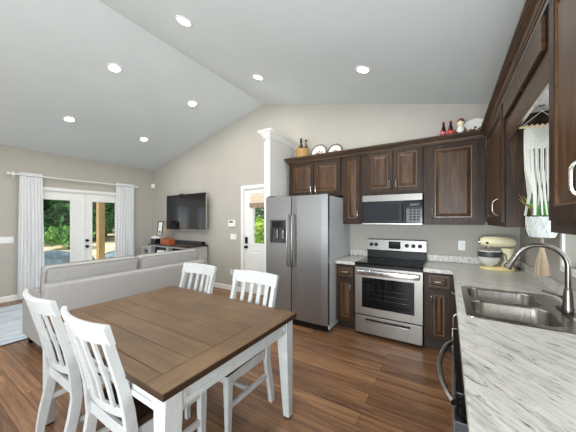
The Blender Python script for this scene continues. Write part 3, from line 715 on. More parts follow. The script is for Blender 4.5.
apron((TX0+e, TY0+ins+.012), (TX1-e, TY0+ins+.012)); apron((TX0+e, TY1-ins-.012), (TX1-e, TY1-ins-.012))
apron((TX0+ins+.012, TY0+e), (TX0+ins+.012, TY1-e)); apron((TX1-ins-.012, TY0+e), (TX1-ins-.012, TY1-e))

# ------------------------------------------------------------------ dining chairs (local: forward is +y)
def make_chair(label):
    t = thing('dining_chair', label, 'chair', (0, 0, 0), 'white dining chairs around the table')
    W2 = .212
    mb = MB(); q = lambda k, z: [(-.235+k, .25-k, z), (.235-k, .25-k, z), (.215-k, -.20+k, z), (-.215+k, -.20+k, z)]
    mb.loft([q(.006, .452), q(0, .458), q(0, .474), q(.01, .482)]); obj('seat', mb, M['darkwood'], t)
    prof = [(-.262, 0), (-.255, .07), (-.238, .17), (-.214, .28), (-.200, .38), (-.205, .46), (-.216, .56), (-.240, .68), (-.270, .79), (-.304, .92)]
    for s in (-1, 1):
        mb = MB(); mb.sweep([(s*W2, y, z) for y, z in prof], .034, [.036, .042, .048, .05, .05, .05, .046, .042, .038, .036]); obj('rear_leg', mb, M['white'], t)
        mb = MB(); mb.loft([[(s*.205+a*w, .21+b*w, z) for a, b in ((-1, -1), (1, -1), (1, 1), (-1, 1))] for w, z in ((.014, 0.0), (.021, .36), (.021, .4515))]); obj('front_leg', mb, M['white'], t)
    # crest rail, curved in plan and leaning back
    mb = MB(); loops = []
    for k in range(13):
        x = -.238+.476*k/12; bow = -.042*(1-(x/.238)**2)
        pr = [(-.292, .905), (-.314, .905), (-.342, .987), (-.336, 1.0), (-.318, .999), (-.314, .988)]
        loops.append([(x, y+bow+.012, z) for y, z in pr])
    mb.loft(loops); obj('top_rail', mb, M['white'], t, True)
    mb = MB(); loops = []
    for k in range(9):
        x = -.196+.392*k/8; bow = -.030*(1-(x/.196)**2)
        loops.append([(x, y+bow, z) for y, z in ((-.205, .52), (-.221, .52), (-.229, .57), (-.213, .57))])
    mb.loft(loops); obj('lower_rail', mb, M['white'], t, True)
    for k in range(4):
        x = -.126+.084*k; bw = -.034*(1-(x/.21)**2)
        mb = MB(); mb.sweep([(x, -.219+bw, .566), (x, -.242+bw, .68), (x, -.272+bw, .79), (x, -.304+bw, .91)], .036, .011); obj('slat', mb, M['white'], t)
    mb = MB(); mb.box(-.184, .184, .20, .22, .385, .4515); mb.box(-.195, .195, -.21, -.19, .385, .4515)
    mb.box(-.218, -.198, -.178, .188, .385, .4515); mb.box(.198, .218, -.178, .188, .385, .4515); obj('seat_frame', mb, M['white'], t)
    for s in (-1, 1):
        mb = MB(); mb.loft([[(s*.207+a*.009, y, z+b*.016) for a, b in ((-1, -1), (1, -1), (1, 1), (-1, 1))] for y, z in ((.191, .235), (-.215, .235))]); obj('stretcher', mb, M['white'], t)
    mb = MB(); mb.box(-.1975, .1975, -.01, .008, .222, .248); obj('stretcher', mb, M['white'], t)
    return t
ch = make_chair('white slat-back dining chair nearest the viewer, left side of the table')
ch.location = (-1.478, .835, 0); ROOT[ch.name] = Vector((0, 0, 0))
dup(ch, (-2.118, .835, 0), 0, 'white slat-back dining chair closest to the sofa end, partly behind the nearest chair')
dup(ch, (-1.417, 1.415, 0), PI, 'white slat-back dining chair on the far side of the table, in front of the fridge')
dup(ch, (-2.142, 1.415, 0), PI, 'white slat-back dining chair on the far side of the table, beside the sofa back')

# ------------------------------------------------------------------ sofa and rug
SX0, SX1, SY0, SY1 = -4.27, -3.45, .90, 2.92
t = thing('sofa', 'light grey fabric sofa with its back to the dining table', 'sofa', ((SX0+SX1)/2, (SY0+SY1)/2, 0))
mb = MB(); mb.box(SX0+.04, SX1-.17, SY0+.16, SY1-.16, .12, .32, .02); obj('base', mb, M['fabric'], t)
mb = MB(); mb.box(SX1-.165, SX1, SY0, SY1, .11, .785, .025, 3); obj('backrest', mb, M['fabric'], t, True)
for y0, y1 in ((SY0, SY0+.155), (SY1-.155, SY1)):
    mb = MB(); mb.prism([(SX0, .11), (SX1-.17, .11), (SX1-.17, .70), (SX1-.3, .66), (SX0+.05, .64), (SX0, .60)], lambda p: (p[0], y0, p[1]), lambda p: (p[0], y1, p[1]))
    bmesh.ops.bevel(mb.bm, geom=list(mb.bm.edges), offset=.018, segments=3, affect='EDGES'); obj('arm', mb, M['fabric'], t, True)
ym = (SY0+SY1)/2
for y0, y1 in ((SY0+.16, ym-.003), (ym+.003, SY1-.16)):
    mb = MB(); mb.box(SX0+.02, SX1-.34, y0, y1, .325, .47, .045, 4); obj('seat_cushion', mb, M['fabric'], t, True)
for y0, y1 in ((SY0+.03, ym-.004), (ym+.004, SY1-.03)):
    mb = MB()
    mb.box(-.075, .085, y0, y1, .0, .46, .05, 4)
    bmesh.ops.rotate(mb.bm, verts=mb.bm.verts, cent=(0, 0, 0), matrix=Matrix.Rotation(math.radians(8), 3, 'Y'))
    bmesh.ops.translate(mb.bm, verts=mb.bm.verts, vec=(SX1-.255-.03, 0, .50))
    cu = obj('back_cushion', mb, M['fabric'], t, True)
    mb = MB()
    ca, sa = math.cos(math.radians(8)), math.sin(math.radians(8))
    P = lambda x, z: (x*ca+z*sa+SX1-.285, z*ca-x*sa+.50)
    for xx in (-.066, .076):
        p0, p1 = P(xx, .05), P(xx, .455)
        mb.tube([(p0[0], y0+.004, p0[1]), (p1[0], y0+.008, p1[1]-.02), (p1[0], y0+.035, p1[1]), (p1[0], y1-.035, p1[1]), (p1[0], y1-.008, p1[1]-.02), (p0[0], y1-.004, p0[1])], .0045, 6)
    obj('piping', mb, M['fabricdk'], cu, True)
for x in (SX0+.06, SX1-.06):
    for y in (SY0+.07, SY1-.07):
        mb = MB(); mb.loft([[(x+a*w, y+b*w, z) for a, b in ((-1, -1), (1, -1), (1, 1), (-1, 1))] for w, z in ((.025, 0), (.034, .1095))]); obj('foot', mb, M['black'], t)
t = thing('area_rug', 'pale blue-grey patterned rug in front of the sofa', 'rug', (-5.35, 1.7, 0))
mb = MB(); mb.box(-6.28, -4.365, .15, 3.15, .0005, .012, .004); obj('pile', mb, M['rug'], t)
mb = MB(); mb.slab([-6.295, -6.2805, -4.3645, -4.35], [.135, .1495, 3.1505, 3.165], lambda x, y: -6.2805 < x < -4.3645 and .1495 < y < 3.1505, .0005, .011); obj('binding', mb, M['dkgrey'], t, label='dark edge binding')

# ------------------------------------------------------------------ curtains
RXx = -6.59; RZ = 2.288
t = thing('curtain_rod', 'white curtain rod over the french doors', 'curtain rod', (RXx, 2.32, RZ))
mb = MB(); mb.tube([(RXx, 1.26, RZ), (RXx, 3.39, RZ)], .0125, 12); obj('rod', mb, M['trim'], t, True)
for y, s in ((1.26, -1), (3.39, 1)):
    mb = MB(); mb.lathe([(.013, 0), (.02, .008), (.012, .014), (.026, .03), (.030, .045), (.022, .06), (.0001, .066)], (RXx, y, RZ), 16, Matrix.Rotation(-s*PI/2, 3, 'X')); obj('finial', mb, M['trim'], t, True)
for y in (1.295, 3.385):
    mb = MB(); mb.box(XL+.0005, XL+.012, y-.012, y+.012, RZ-.05, RZ+.05, .003); mb.box(XL+.012, RXx+.01, y-.007, y+.007, RZ-.026, RZ-.0135, .002); obj('bracket', mb, M['trim'], t)
def curtain(label, y0t, y1t, y0b, y1b, seed):
    rnd = random.Random(seed); ph = rnd.random()*6; nf = 7
    t = thing('curtain', label, 'curtain', (RXx, (y0b+y1b)/2, .015))
    def sheet(z0, z1, nz, amp_f, th):
        mb = MB(); n = 84; rows = []
        for side in (0, 1):
            g = []
            for j in range(nz+1):
                z = z0+(z1-z0)*j/nz; k = (z-.015)/(2.33-.015); row = []
                for i in range(n+1):
                    s = i/n; y = (y0b+(y0t-y0b)*k) + s*((y1b-y0b)+((y1t-y0t)-(y1b-y0b))*k)
                    w = math.sin(2*PI*nf*s+ph+.5*math.sin(3*z+ph)) + .35*math.sin(2*PI*nf*2.3*s+ph*2)
                    x = RXx + amp_f(z)*w + (th if side else 0)
                    row.append(mb.v((x, y, z)))
                g.append(row)
            rows.append(g)
        for g in rows:
            for j in range(nz):
                for i in range(n): mb.bm.faces.new((g[j][i], g[j][i+1], g[j+1][i+1], g[j+1][i]))
        A, B_ = rows
        for j in range(nz):
            for i in (0, n): mb.bm.faces.new((A[j][i], A[j+1][i], B_[j+1][i], B_[j][i]))
        for i in range(n):
            for j in (0, nz): mb.bm.faces.new((A[j][i], A[j][i+1], B_[j][i+1], B_[j][i]))
        return mb
    obj('panel', sheet(.015, 2.262, 24, lambda z: .008+.008*(1-z/2.3), .0025), M['curtain'], t, True)
    # rod pocket and ruffled heading
    mb = MB(); n = 60
    loops = []
    for i in range(n+1):
        s = i/n; y = y0t+(y1t-y0t)*s; r = .0165+.0022*math.sin(2*PI*15*s)
        loops.append([(RXx+r*math.cos(a), y, RZ+r*1.05*math.sin(a)) for a in [2*PI*k/12 for k in range(12)]])
    mb.loft(loops, cap=False); obj('rod_pocket', mb, M['curtain'], t, True)
    obj('heading', sheet(RZ+.016, RZ+.045, 3, lambda z: .006, .0025), M['curtain'], t, True)
    return t
curtain('white curtain hanging left of the french doors', 1.355, 1.665, 1.325, 1.70, 1)
curtain('white curtain hanging right of the french doors', 2.955, 3.365, 2.92, 3.36, 2)

# ------------------------------------------------------------------ television, media console and what stands on it
t = thing('television', 'large flat black television mounted on the back wall', 'tv', (-5.15, 3.8, 1.65))
TVM = BACK(3.79)
TVR = Matrix.Translation((-5.15, 3.79, 1.652)) @ Matrix.Rotation(math.radians(-.35), 4, 'Y') @ Matrix(((1, 0, 0, 0), (0, 0, -1, 0), (0, 1, 0, 0), (0, 0, 0, 1)))
mb = MB(TVR); mb.box(-.715, .715, -.405, .405, 0, .034, .004); obj('housing', mb, M['nickel'], t, label='pale silver housing')
mb = MB(TVR); mb.box(-.713, .711, -.403, .403, .0341, .0352, 0); obj('bezel', mb, M['black'], t)
mb = MB(TVR); mb.box(-.703, .703, -.388, .395, .0353, .037); obj('screen', mb, M['screen'], t)
mb = MB(TVR); mb.box(-.716, .716, -.412, -.4055, .001, .038, .001); obj('bottom_bezel', mb, M['nickel'], t, label='pale silver lower bezel')
mb = MB(TVR); mb.box(-.2, .2, -.2, .2, -.03, -.001); mb.box(-.16, .16, -.25, .25, -.108, -.03); obj('wall_mount', mb, M['black'], t)
mb = MB(TVR); mb.box(-.21, -.08, .4055, .425, .005, .035, .004); obj('camera_bar', mb, M['black'], t)
CX0, CX1, CY0, CY1, CZ = -5.90, -4.50, 3.31, 3.87, .915
t = thing('media_console', 'white console cabinet with dark wood top under the television', 'console', ((CX0+CX1)/2, (CY0+CY1)/2, 0))
mb = MB(); mb.box(CX0, CX1, CY0, CY1, CZ-.03, CZ, .004); obj('top', mb, M['darkwood'], t, label='dark wood top')
mb = MB(BACK(CY1-.005)); D = CY1-CY0-.03
x0, x1 = CX0+.02, CX1-.02; xm = (x0+x1)/2
for a, b in ((x0, x0+.03), (xm-.02, xm+.02), (x1-.03, x1)): mb.box(a, b, 0, CZ-.0305, .0, D)
mb.box(x0+.03, xm-.02, .06, .09, 0, D); mb.box(xm+.02, x1-.03, .06, .09, 0, D)
for z in (.42, .63): mb.box(x0+.03, xm-.02, z, z+.02, 0, D); mb.box(xm+.02, x1-.03, z, z+.02, 0, D)
mb.box(x0+.03, xm-.02, CZ-.055, CZ-.031, 0, D); mb.box(xm+.02, x1-.03, CZ-.055, CZ-.031, 0, D)
obj('body', mb, M['white'], t)
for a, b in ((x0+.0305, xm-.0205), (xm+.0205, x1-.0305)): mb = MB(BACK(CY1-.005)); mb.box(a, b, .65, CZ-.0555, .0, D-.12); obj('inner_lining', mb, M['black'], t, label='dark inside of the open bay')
# contents of the open shelf
t = thing('storage_basket', 'white fabric bin inside the left bay of the console', 'basket', (-5.47, 3.4, .65))
mb = MB(); mb.box(-5.60, -5.35, 3.345, 3.45, .6505, .78, .015, 3); obj('bin', mb, M['plate'], t, True); mb = MB(); mb.box(-5.51, -5.44, 3.340, 3.3445, .70, .73); obj('pull_tab', mb, M['dkgrey'], t)
t = thing('game_console', 'black media player box inside the right bay of the console', 'media player', (-4.75, 3.4, .65))
mb = MB(); mb.box(-4.93, -4.6, 3.345, 3.45, .6505, .72, .006); obj('housing', mb, M['black'], t); mb = MB(); mb.box(-4.9, -4.63, 3.341, 3.3445, .675, .695); obj('front_panel', mb, M['dkgrey'], t)
t = thing('soundbar', 'long black soundbar lying on the console below the television', 'speaker', (-4.98, 3.79, CZ))
mb = MB(); mb.box(-5.6, -4.55, 3.74, 3.84, CZ+.0005, CZ+.065, .012, 3); obj('housing', mb, M['black'], t, True); mb = MB(); mb.box(-5.58, -4.57, 3.7355, 3.7395, CZ+.008, CZ+.056); obj('grille', mb, M['dkgrey'], t)
EX, EY = -5.78, 3.52
t = thing('tabletop_easel', 'pale wood easel holding a framed print on the console', 'easel', (EX, EY, CZ))
mb = MB()
for s in (-1, 1): mb.tube([(EX+s*.15, EY-.02, CZ+.008), (EX+s*.085, EY+.11, CZ+.52)], .009, 8)
mb.tube([(EX, EY+.24, CZ+.008), (EX, EY+.125, CZ+.50)], .008, 8); obj('leg', mb, M['lightwood'], t)
mb = MB(); mb.box(EX-.145, EX+.145, EY-.035, EY+.03, CZ+.17, CZ+.187, .003); obj('ledge', mb, M['lightwood'], t)
mb = MB(); mb.box(EX-.08, EX+.08, EY+.115, EY+.13, CZ+.49, CZ+.52, .003); obj('cross_bar', mb, M['lightwood'], t)
fm = Matrix.Translation((EX+.015, EY+.0, CZ+.188)) @ Matrix.Rotation(math.radians(-6), 4, 'X') @ Matrix(((1, 0, 0, 0), (0, 0, -1, 0), (0, 1, 0, 0), (0, 0, 0, 1)))
t = thing('picture_frame', 'small black framed white print standing on the easel', 'picture frame', (EX+.015, EY, CZ+.188))
mb = MB(fm); mb.slab([-.1, -.085, .085, .1], [0, .015, .315, .33], lambda x, z: -.085 < x < .085 and .015 < z < .315, 0, .018); obj('frame', mb, M['black'], t)
mb = MB(fm); mb.box(-.085, .085, .015, .315, .002, .006); pr = obj('print', mb, M['paper'], t)
mb = MB(fm); mb.box(-.05, .03, .06, .10, .0062, .0068); mb.box(-.03, .05, .045, .058, .0062, .0068); obj('print_motif', mb, M['dkgrey'], pr)
t = thing('storage_box', 'black lidded box under the easel ledge', 'box', (EX+.02, EY-.12, CZ))
mb = MB(); mb.box(EX-.07, EX+.12, EY-.17, EY-.05, CZ+.0005, CZ+.10, .005); obj('box_body', mb, M['black'], t); mb = MB(); mb.box(EX-.075, EX+.125, EY-.175, EY-.045, CZ+.1005, CZ+.12, .005); obj('lid', mb, M['dkgrey'], t)
t = thing('greeting_card', 'white card lying on the black box on the console', 'card', (EX+.02, EY-.11, CZ+.12))
mb = MB(); mb.box(EX-.07, EX+.12, EY-.16, EY-.06, CZ+.1205, CZ+.165, .004); obj('card_stack', mb, M['paper'], t)
t = thing('planter_box', 'rust orange tray of small dark plants on the console', 'planter', (-5.32, 3.42, CZ))
mb = MB(); mb.frustum((-5.45, -5.17, 3.36, 3.50), (-5.46, -5.16, 3.35, 3.51), CZ+.0005, CZ+.115); obj('tray', mb, M['terracotta'], t)
mb = MB()
for k in range(26):
    x, y = random.uniform(-5.43, -5.20), random.uniform(3.38, 3.48); h = random.uniform(.03, .07); a = random.uniform(0, 6.28)
    mb.tube([(x, y, CZ+.11), (x+.015*math.cos(a), y+.015*math.sin(a), CZ+.11+h*.6), (x+.035*math.cos(a), y+.03*math.sin(a), CZ+.11+h)], .005, 5, [.005, .007, .001])
obj('plants', mb, M['leafdry'], t)
t = thing('side_table', 'small white open side table left of the console', 'side table', (-6.250, 3.6, 0))
mb = MB(); mb.box(-6.370, -6.070, 3.42, 3.78, .79, .815, .004); obj('tabletop', mb, M['white'], t)
for x in (-6.350, -6.090):
    for y in (3.44, 3.76): mb = MB(); mb.box(x-.015, x+.015, y-.015, y+.015, 0, .7895); obj('leg', mb, M['white'], t)
mb = MB(); mb.box(-6.335, -6.105, 3.455, 3.745, .45, .468); obj('shelf', mb, M['white'], t)
t = thing('storage_basket', 'dark basket on the lower shelf of the white side table', 'basket', (-6.220, 3.6, .47))
mb = MB(); mb.loft([rrect(-6.310, -6.130, 3.5, 3.7, .03, .4685), rrect(-6.325, -6.115, 3.48, 3.72, .03, .70)]); obj('bin', mb, M['bark'], t); mb = MB(); mb.slab([-6.330, -6.320, -6.120, -6.110], [3.475, 3.485, 3.715, 3.725], lambda x, y: -6.320 < x < -6.120 and 3.485 < y < 3.715, .70, .72); obj('rim', mb, M['darkwood'], t)

# ------------------------------------------------------------------ wall fittings
def plate(name, label, cat, M_, a, z, w, h, rockers, socket=False):
    t = thing(name, label, cat, M_ @ Vector((a, z, 0)))
    mb = MB(M_); mb.box(a-w/2, a+w/2, z-h/2, z+h/2, .0005, .007, .003); obj('cover_plate', mb, M['plate'], t)
    for i in range(rockers):
        c = a + (i-(rockers-1)/2)*.046
        if socket:
            for dz in (-.02, .02): mb = MB(M_); mb.box(c-.016, c+.016, z+dz-.014, z+dz+.014, .0072, .0095, .002); s_ = obj('socket', mb, M['trim'], t); mb = MB(M_); mb.box(c-.008, c-.005, z+dz-.006, z+dz+.006, .0096, .0099); mb.box(c+.005, c+.008, z+dz-.006, z+dz+.006, .0096, .0099); obj('slot', mb, M['dkgrey'], s_)
        else:
            mb = MB(M_); mb.box(c-.016, c+.016, z-.032, z+.032, .0072, .0105, .002); obj('rocker', mb, M['trim'], t)
    return t
plate('light_switch', 'white triple light switch left of the white curtain', 'switch', ML, 1.215, 1.10, .17, .115, 3)
plate('light_switch', 'white double light switch below the thermostat', 'switch', MBk, -3.77, 1.115, .165, .115, 3)
plate('wall_outlet', 'white wall outlet low on the wall left of the back door', 'outlet', MBk, -3.82, .375, .075, .12, 1, True)
plate('wall_outlet', 'white wall outlet above the worktop right of the range', 'outlet', MBk, .148, 1.135, .075, .12, 1, True)
t = thing('thermostat', 'white thermostat on the wall left of the back door', 'thermostat', (-3.8, YB, 1.39))
mb = MB(MBk); mb.box(-3.90, -3.70, 1.32, 1.46, .0005, .028, .008); obj('housing', mb, M['plate'], t); mb = MB(MBk); mb.box(-3.86, -3.76, 1.405, 1.44, .0282, .0295); obj('display', mb, M['dkgrey'], t)
t = thing('motion_sensor', 'small white motion sensor in the far wall corner', 'sensor', (XL+.03, 3.84, 2.36))
mb = MB(); mb.prism([(XL+.0005, 3.84), (XL+.0005, YB-.0005), (XL+.06, YB-.0005)], lambda p: (p[0], p[1], 2.31), lambda p: (p[0], p[1], 2.42)); obj('housing', mb, M['plate'], t)
mb = MB(Matrix.Translation((XL+.0335, 3.866, 2.34)) @ Matrix.Rotation(math.radians(45), 4, 'Z')); mb.box(-.02, .02, -.006, -.0005, -.015, .02, .002); obj('sensor_lens', mb, M['ceramic'], t)
# roman valance on the back door
t = thing('door_valance', 'beige gathered valance over the back door glass', 'valance', (-3.06, YB, 1.85))
mb = MB(MBk); loops = []
for k in range(41):
    x = -3.30+.48*k/40; wv = .006*math.sin(k*1.3)+.004*math.sin(k*2.9)
    loops.append([(x, 1.71+.012*math.sin(k*.9), .012+wv), (x, 1.71+.012*math.sin(k*.9), .02+wv), (x, 1.80, .03+wv), (x, 1.98, .012), (x, 1.98, .004)])
mb.loft(loops); obj('fabric', mb, M['linen'], t, True)
mb = MB(MBk); loops = []
for k in range(61):
    x = -3.31+.50*k/60; wv = .008*math.sin(k*1.7)
    loops.append([(x, 1.70+.016*math.sin(k*1.1), .024+wv), (x, 1.70+.016*math.sin(k*1.1), .03+wv), (x, 1.79, .042+wv), (x, 1.79, .03)])
mb.loft(loops); obj('ruffle', mb, M['rope'], t, True)

# ------------------------------------------------------------------ recessed ceiling lights
SL = math.atan((ZR-ZW)/(XR-XRID))
def downlight(x, y, label):
    z = cz(x); t = thing('recessed_light', label, 'light', (x, y, z), 'recessed ceiling lights')
    a = -SL if x < XRID else SL
    Rm = Matrix.Translation((x, y, z-.0005)) @ Matrix.Rotation(a, 4, 'Y')
    mb = MB(Rm); mb.lathe([(.062, -.001), (.062, -.006), (.070, -.010), (.084, -.008), (.088, -.001)], seg=32, capb=False, capt=False); obj('trim_ring', mb, M['trim'], t, True)
    mb = MB(Rm); mb.lathe([(.0615, -.002), (.0615, -.005), (.05, -.0065), (.0001, -.0075)], seg=32); obj('lens', mb, M['lens'], t, True)
    l = lamp('lamp_light', 'AREA', (Rm.to_3x3() @ Vector((0, 0, -.014))), (0, a, 0), LAMP_W, LAMP_COL, .12, parent=t)
    return t
names = {(-2.31, 1.67): 'recessed light nearest the viewer on the right slope, left of the ridge line end',
         (-2.31, 2.89): 'recessed light on the right ceiling slope closest to the gable peak',
         (-.81, 2.89): 'recessed light on the right ceiling slope above the microwave cabinet',
         (-3.77, 1.67): 'recessed light on the left ceiling slope near the ridge, over the sofa end',
         (-3.77, 2.89): 'recessed light on the left ceiling slope near the ridge, nearer the gable wall',
         (-5.29, 1.67): 'recessed light on the left ceiling slope above the left curtain',
         (-5.29, 2.89): 'recessed light low on the left ceiling slope above the right curtain'}
names[(-2.31, 1.67)] = 'recessed light on the right ceiling slope at the top of the picture'
for (x, y), l in names.items(): downlight(x, y, l)
for x, y, l in ((-.81, 1.67, 'recessed light on the right ceiling slope out of view over the kitchen aisle'),
                (-2.31, .45, 'recessed light on the right ceiling slope out of view over the table'),
                (-3.77, .45, 'recessed light on the left ceiling slope out of view near the ridge'),
                (-5.29, .45, 'recessed light on the left ceiling slope out of view over the rug'),
                (-.81, .45, 'recessed light on the right ceiling slope out of view near the viewer')): downlight(x, y, l)

# ------------------------------------------------------------------ on top of the cabinets
CT = ZT+.0005
BX, BY = -2.03, 3.70
t = thing('wicker_basket', 'wicker basket holding bottles on top of the cabinet above the fridge', 'basket', (BX, BY, CT))
mb = MB(); mb.lathe([(.085, 0), (.10, .05), (.108, .12), (.104, .2), (.11, .215), (.098, .215), (.095, .12), (.085, .02)], (BX, BY, CT), 28, capt=True); obj('basket_body', mb, M['wicker'], t, True)
mb = MB(); mb.tube([(BX+.1*math.cos(PI*k/12), BY, CT+.205+.15*math.sin(PI*k/12)) for k in range(13)], .007, 8); obj('handle', mb, M['wicker'], t, True)
def wine(x, y, z, mat, label, h=.30):
    t = thing('wine_bottle', label, 'bottle', (x, y, z), 'bottles in the wicker basket')
    mb = MB(); mb.lathe([(.032, 0), (.036, .008), (.036, h*.6), (.03, h*.68), (.0145, h*.76), (.0135, h*.97), (.016, h*.975), (.016, h)], (x, y, z), 18); obj('bottle_body', mb, mat, t, True)
    mb = MB(); mb.lathe([(.0175, h*.80), (.0175, h*1.005)], (x, y, z), 14); obj('foil_cap', mb, M['black'] if mat is M['bottle'] else M['linen'], t, True)
wine(BX-.052, BY+.02, CT+.0205, M['bottlepale'], 'pale green bottle at the left of the wicker basket', .31)
wine(BX+.0, BY-.05, CT+.0205, M['bottle'], 'tall dark bottle in the middle of the wicker basket', .36)
wine(BX+.052, BY+.02, CT+.0205, M['bottle'], 'dark bottle at the right of the wicker basket', .35)
def wallplate(x, r, label, rim, motif, tilt=12, group=None):
    y = YB-.11; cy = CT+r*math.cos(math.radians(tilt))+.008
    Rm = Matrix.Translation((x, y, cy)) @ Matrix.Rotation(math.radians(90-tilt), 4, 'X')
    t = thing('decorative_plate', label, 'plate', (x, y, CT), group)
    mb = MB(Rm); mb.lathe([(.0001, 0), (r*.6, 0), (r*.7, .006), (r, .018), (r, .022), (r*.68, .011), (r*.58, .006), (.0001, .005)], seg=40); obj('dish', mb, M['ceramic'], t, True)
    if rim:
        mb = MB(Rm)
        for k in range(22):
            a = 2*PI*k/22; mb.lathe([(.012, 0), (.016, .005), (.009, .010)], (r*.97*math.cos(a), r*.97*math.sin(a), .017), 8)
        obj('rim_pattern', mb, rim, t)
    mb = MB(Rm); rnd = random.Random(int(r*1e4))
    for k in range(14):
        a = rnd.uniform(0, 6.28); q = rnd.uniform(0, r*.42); mb.lathe([(.010, 0), (.012, .0012), (.006, .002)], (q*math.cos(a), q*math.sin(a)*.6, .0058), 8)
    obj('motif', mb, motif, t)
    mb = MB(); mb.box(x-.05, x+.05, y-.06, y+.09, CT, CT+.012, .003); mb.tube([(x, y+.085, CT+.01), (x, y+.05, CT+r*1.2)], .006, 6); mb.tube([(x-.045, y-.055, CT+.01), (x-.045, y-.058, CT+.03)], .004, 6); mb.tube([(x+.045, y-.055, CT+.01), (x+.045, y-.058, CT+.03)], .004, 6); obj('plate_stand', mb, M['darkwood'], t)
wallplate(-1.772, .135, 'white plate with dark scalloped rim beside the wicker basket', M['bark'], M['brown'])
wallplate(-1.495, .118, 'white plate with dark rim, second from the wicker basket', M['bark'], M['rope'])
wallplate(.275, .135, 'plain-rimmed white plate with small motif in the cabinet-top corner', None, M['brown'], 14)
for x, l in ((-.046, 'small cola bottle with red label, left of the pair on the cabinet top'), (.028, 'small cola bottle with red label beside the ceramic figurine')):
    t = thing('soda_bottle', l, 'bottle', (x, 3.62, CT), 'soda bottles on the tall cabinet')
    mb = MB(); mb.lathe([(.026, 0), (.029, .01), (.027, .05), (.030, .09), (.030, .12), (.018, .17), (.0125, .20), (.0125, .222)], (x, 3.62, CT), 20); obj('bottle_body', mb, M['cola'], t, True)
    mb = MB(); mb.lathe([(.0285, .048), (.0295, .06), (.0312, .09), (.0312, .122), (.030, .126)], (x, 3.62, CT), 20, capb=False, capt=False); lb = obj('label_band', mb, M['red'], t, True)
    mb = MB(); mb.tube([(x-.020+.004*k, 3.62-.0305+.0009*abs(k-5), CT+.098+.006*math.sin(k*.75)) for k in range(11)], .0025, 5); obj('white_flourish', mb, M['paper'], lb)
    mb = MB(); mb.lathe([(.0145, .2225), (.0145, .235), (.012, .238)], (x, 3.62, CT), 14); obj('cap', mb, M['red'], t, True)
GX, GY = .122, 3.62
t = thing('ceramic_figurine', 'cream and brown ceramic figurine beside the cola bottles', 'figurine', (GX, GY, CT))
mb = MB(); mb.lathe([(.045, 0), (.05, .015), (.052, .06), (.046, .10), (.034, .135), (.024, .15)], (GX, GY, CT), 20); obj('torso', mb, M['ceramic'], t, True)
mb = MB(); mb.lathe([(.018, .1505), (.034, .165), (.038, .19), (.03, .215), (.0001, .225)], (GX+.004, GY-.004, CT), 18); obj('head', mb, M['cream'], t, True)
mb = MB(); mb.lathe([(.04, .196), (.042, .205), (.03, .235), (.012, .25), (.0001, .252)], (GX+.006, GY+.004, CT), 18); obj('hat', mb, M['brown'], t, True)
for s in (-1, 1): mb = MB(); mb.tube([(GX+s*.035, GY-.01, CT+.125), (GX+s*.058, GY-.03, CT+.09), (GX+s*.03, GY-.052, CT+.075)], .011, 8); obj('arm', mb, M['brown'], t, True)

# ------------------------------------------------------------------ stand mixer
mx, my = .455, 3.60
ZC = .9145
t = thing('stand_mixer', 'cream stand mixer with a pale bowl in the worktop corner', 'mixer', (mx, my, ZC))
mb = MB(); lp = lambda k, z: [(mx-.155+k+(.0), 0, 0)] 
mb.loft([rrect(mx-.15, mx+.15, my-.105, my+.105, .10, ZC+.0005), rrect(mx-.155, mx+.155, my-.11, my+.11, .105, ZC+.012), rrect(mx-.145, mx+.15, my-.10, my+.10, .095, ZC+.026), rrect(mx+.0, mx+.145, my-.07, my+.07, .065, ZC+.04)]); obj('base', mb, M['butter'], t, True)
mb = MB(); mb.loft([rrect(mx+.035, mx+.14, my-.055, my+.055, .05, ZC+.0395), rrect(mx+.06, mx+.135, my-.045, my+.045, .036, ZC+.10), rrect(mx+.055, mx+.135, my-.045, my+.045, .036, ZC+.17), rrect(mx+.03, mx+.145, my-.05, my+.05, .045, ZC+.235)]); obj('column', mb, M['cream'], t, True)
mb = MB(); loops = []
for x, ry, zc, rz in ((-.150, .022, .295, .022), (-.145, .045, .297, .045), (-.11, .058, .300, .056), (-.02, .064, .302, .060), (.07, .064, .303, .058), (.13, .055, .300, .05), (.155, .03, .298, .028)):
    loops.append([(mx+x, my+ry*math.cos(2*PI*k/20), ZC+zc+rz*math.sin(2*PI*k/20)) for k in range(20)])
mb.loft(loops); hd = obj('head', mb, M['cream'], t, True)
mb = MB(); mb.lathe([(.03, 0), (.03, .012), (.02, .018)], (mx-.15, my, ZC+.296), 18, Matrix.Rotation(-PI/2, 3, 'Y')); obj('hub_cap', mb, M['chrome'], hd, True)
mb = MB(); 
for s in (-1, 1): mb.lathe([(.013, 0), (.013, .012), (.008, .016)], (mx-.09, my-.056, ZC+.29), 14, Matrix.Rotation(PI/2, 3, 'X'))
obj('control_knob', mb, M['black'], hd, True)
mb = MB(); mb.lathe([(.03, .225), (.033, .25)], (mx-.075, my, ZC), 18); mb.tube([(mx-.075, my, ZC+.13), (mx-.075, my, ZC+.226)], .008, 8); obj('beater_shaft', mb, M['chrome'], hd, True)
bx = mx-.065
mb = MB(); mb.lathe([(.05, .027), (.055, .032), (.04, .038), (.075, .06), (.098, .105), (.105, .16), (.106, .205), (.110, .208), (.1035, .208), (.102, .16), (.094, .107), (.07, .066), (.0001, .048)], (bx, my, ZC), 30, capt=False); bo = obj('bowl', mb, M['mixbowl'], t, True)
mb = MB(); mb.lathe([(.1065, .135), (.1075, .14), (.1085, .19), (.1075, .195)], (bx, my, ZC), 30, capb=False, capt=False); obj('band', mb, M['dkgrey'], bo, True, label='dark grey band')
mb = MB(); pts = [(bx+.1, my-.05, ZC+.18), (bx+.125, my-.09, ZC+.18), (bx+.135, my-.10, ZC+.12), (bx+.1, my-.06, ZC+.09)]; mb.tube(pts, .008, 8); obj('bowl_handle', mb, M['chrome'], bo, True)
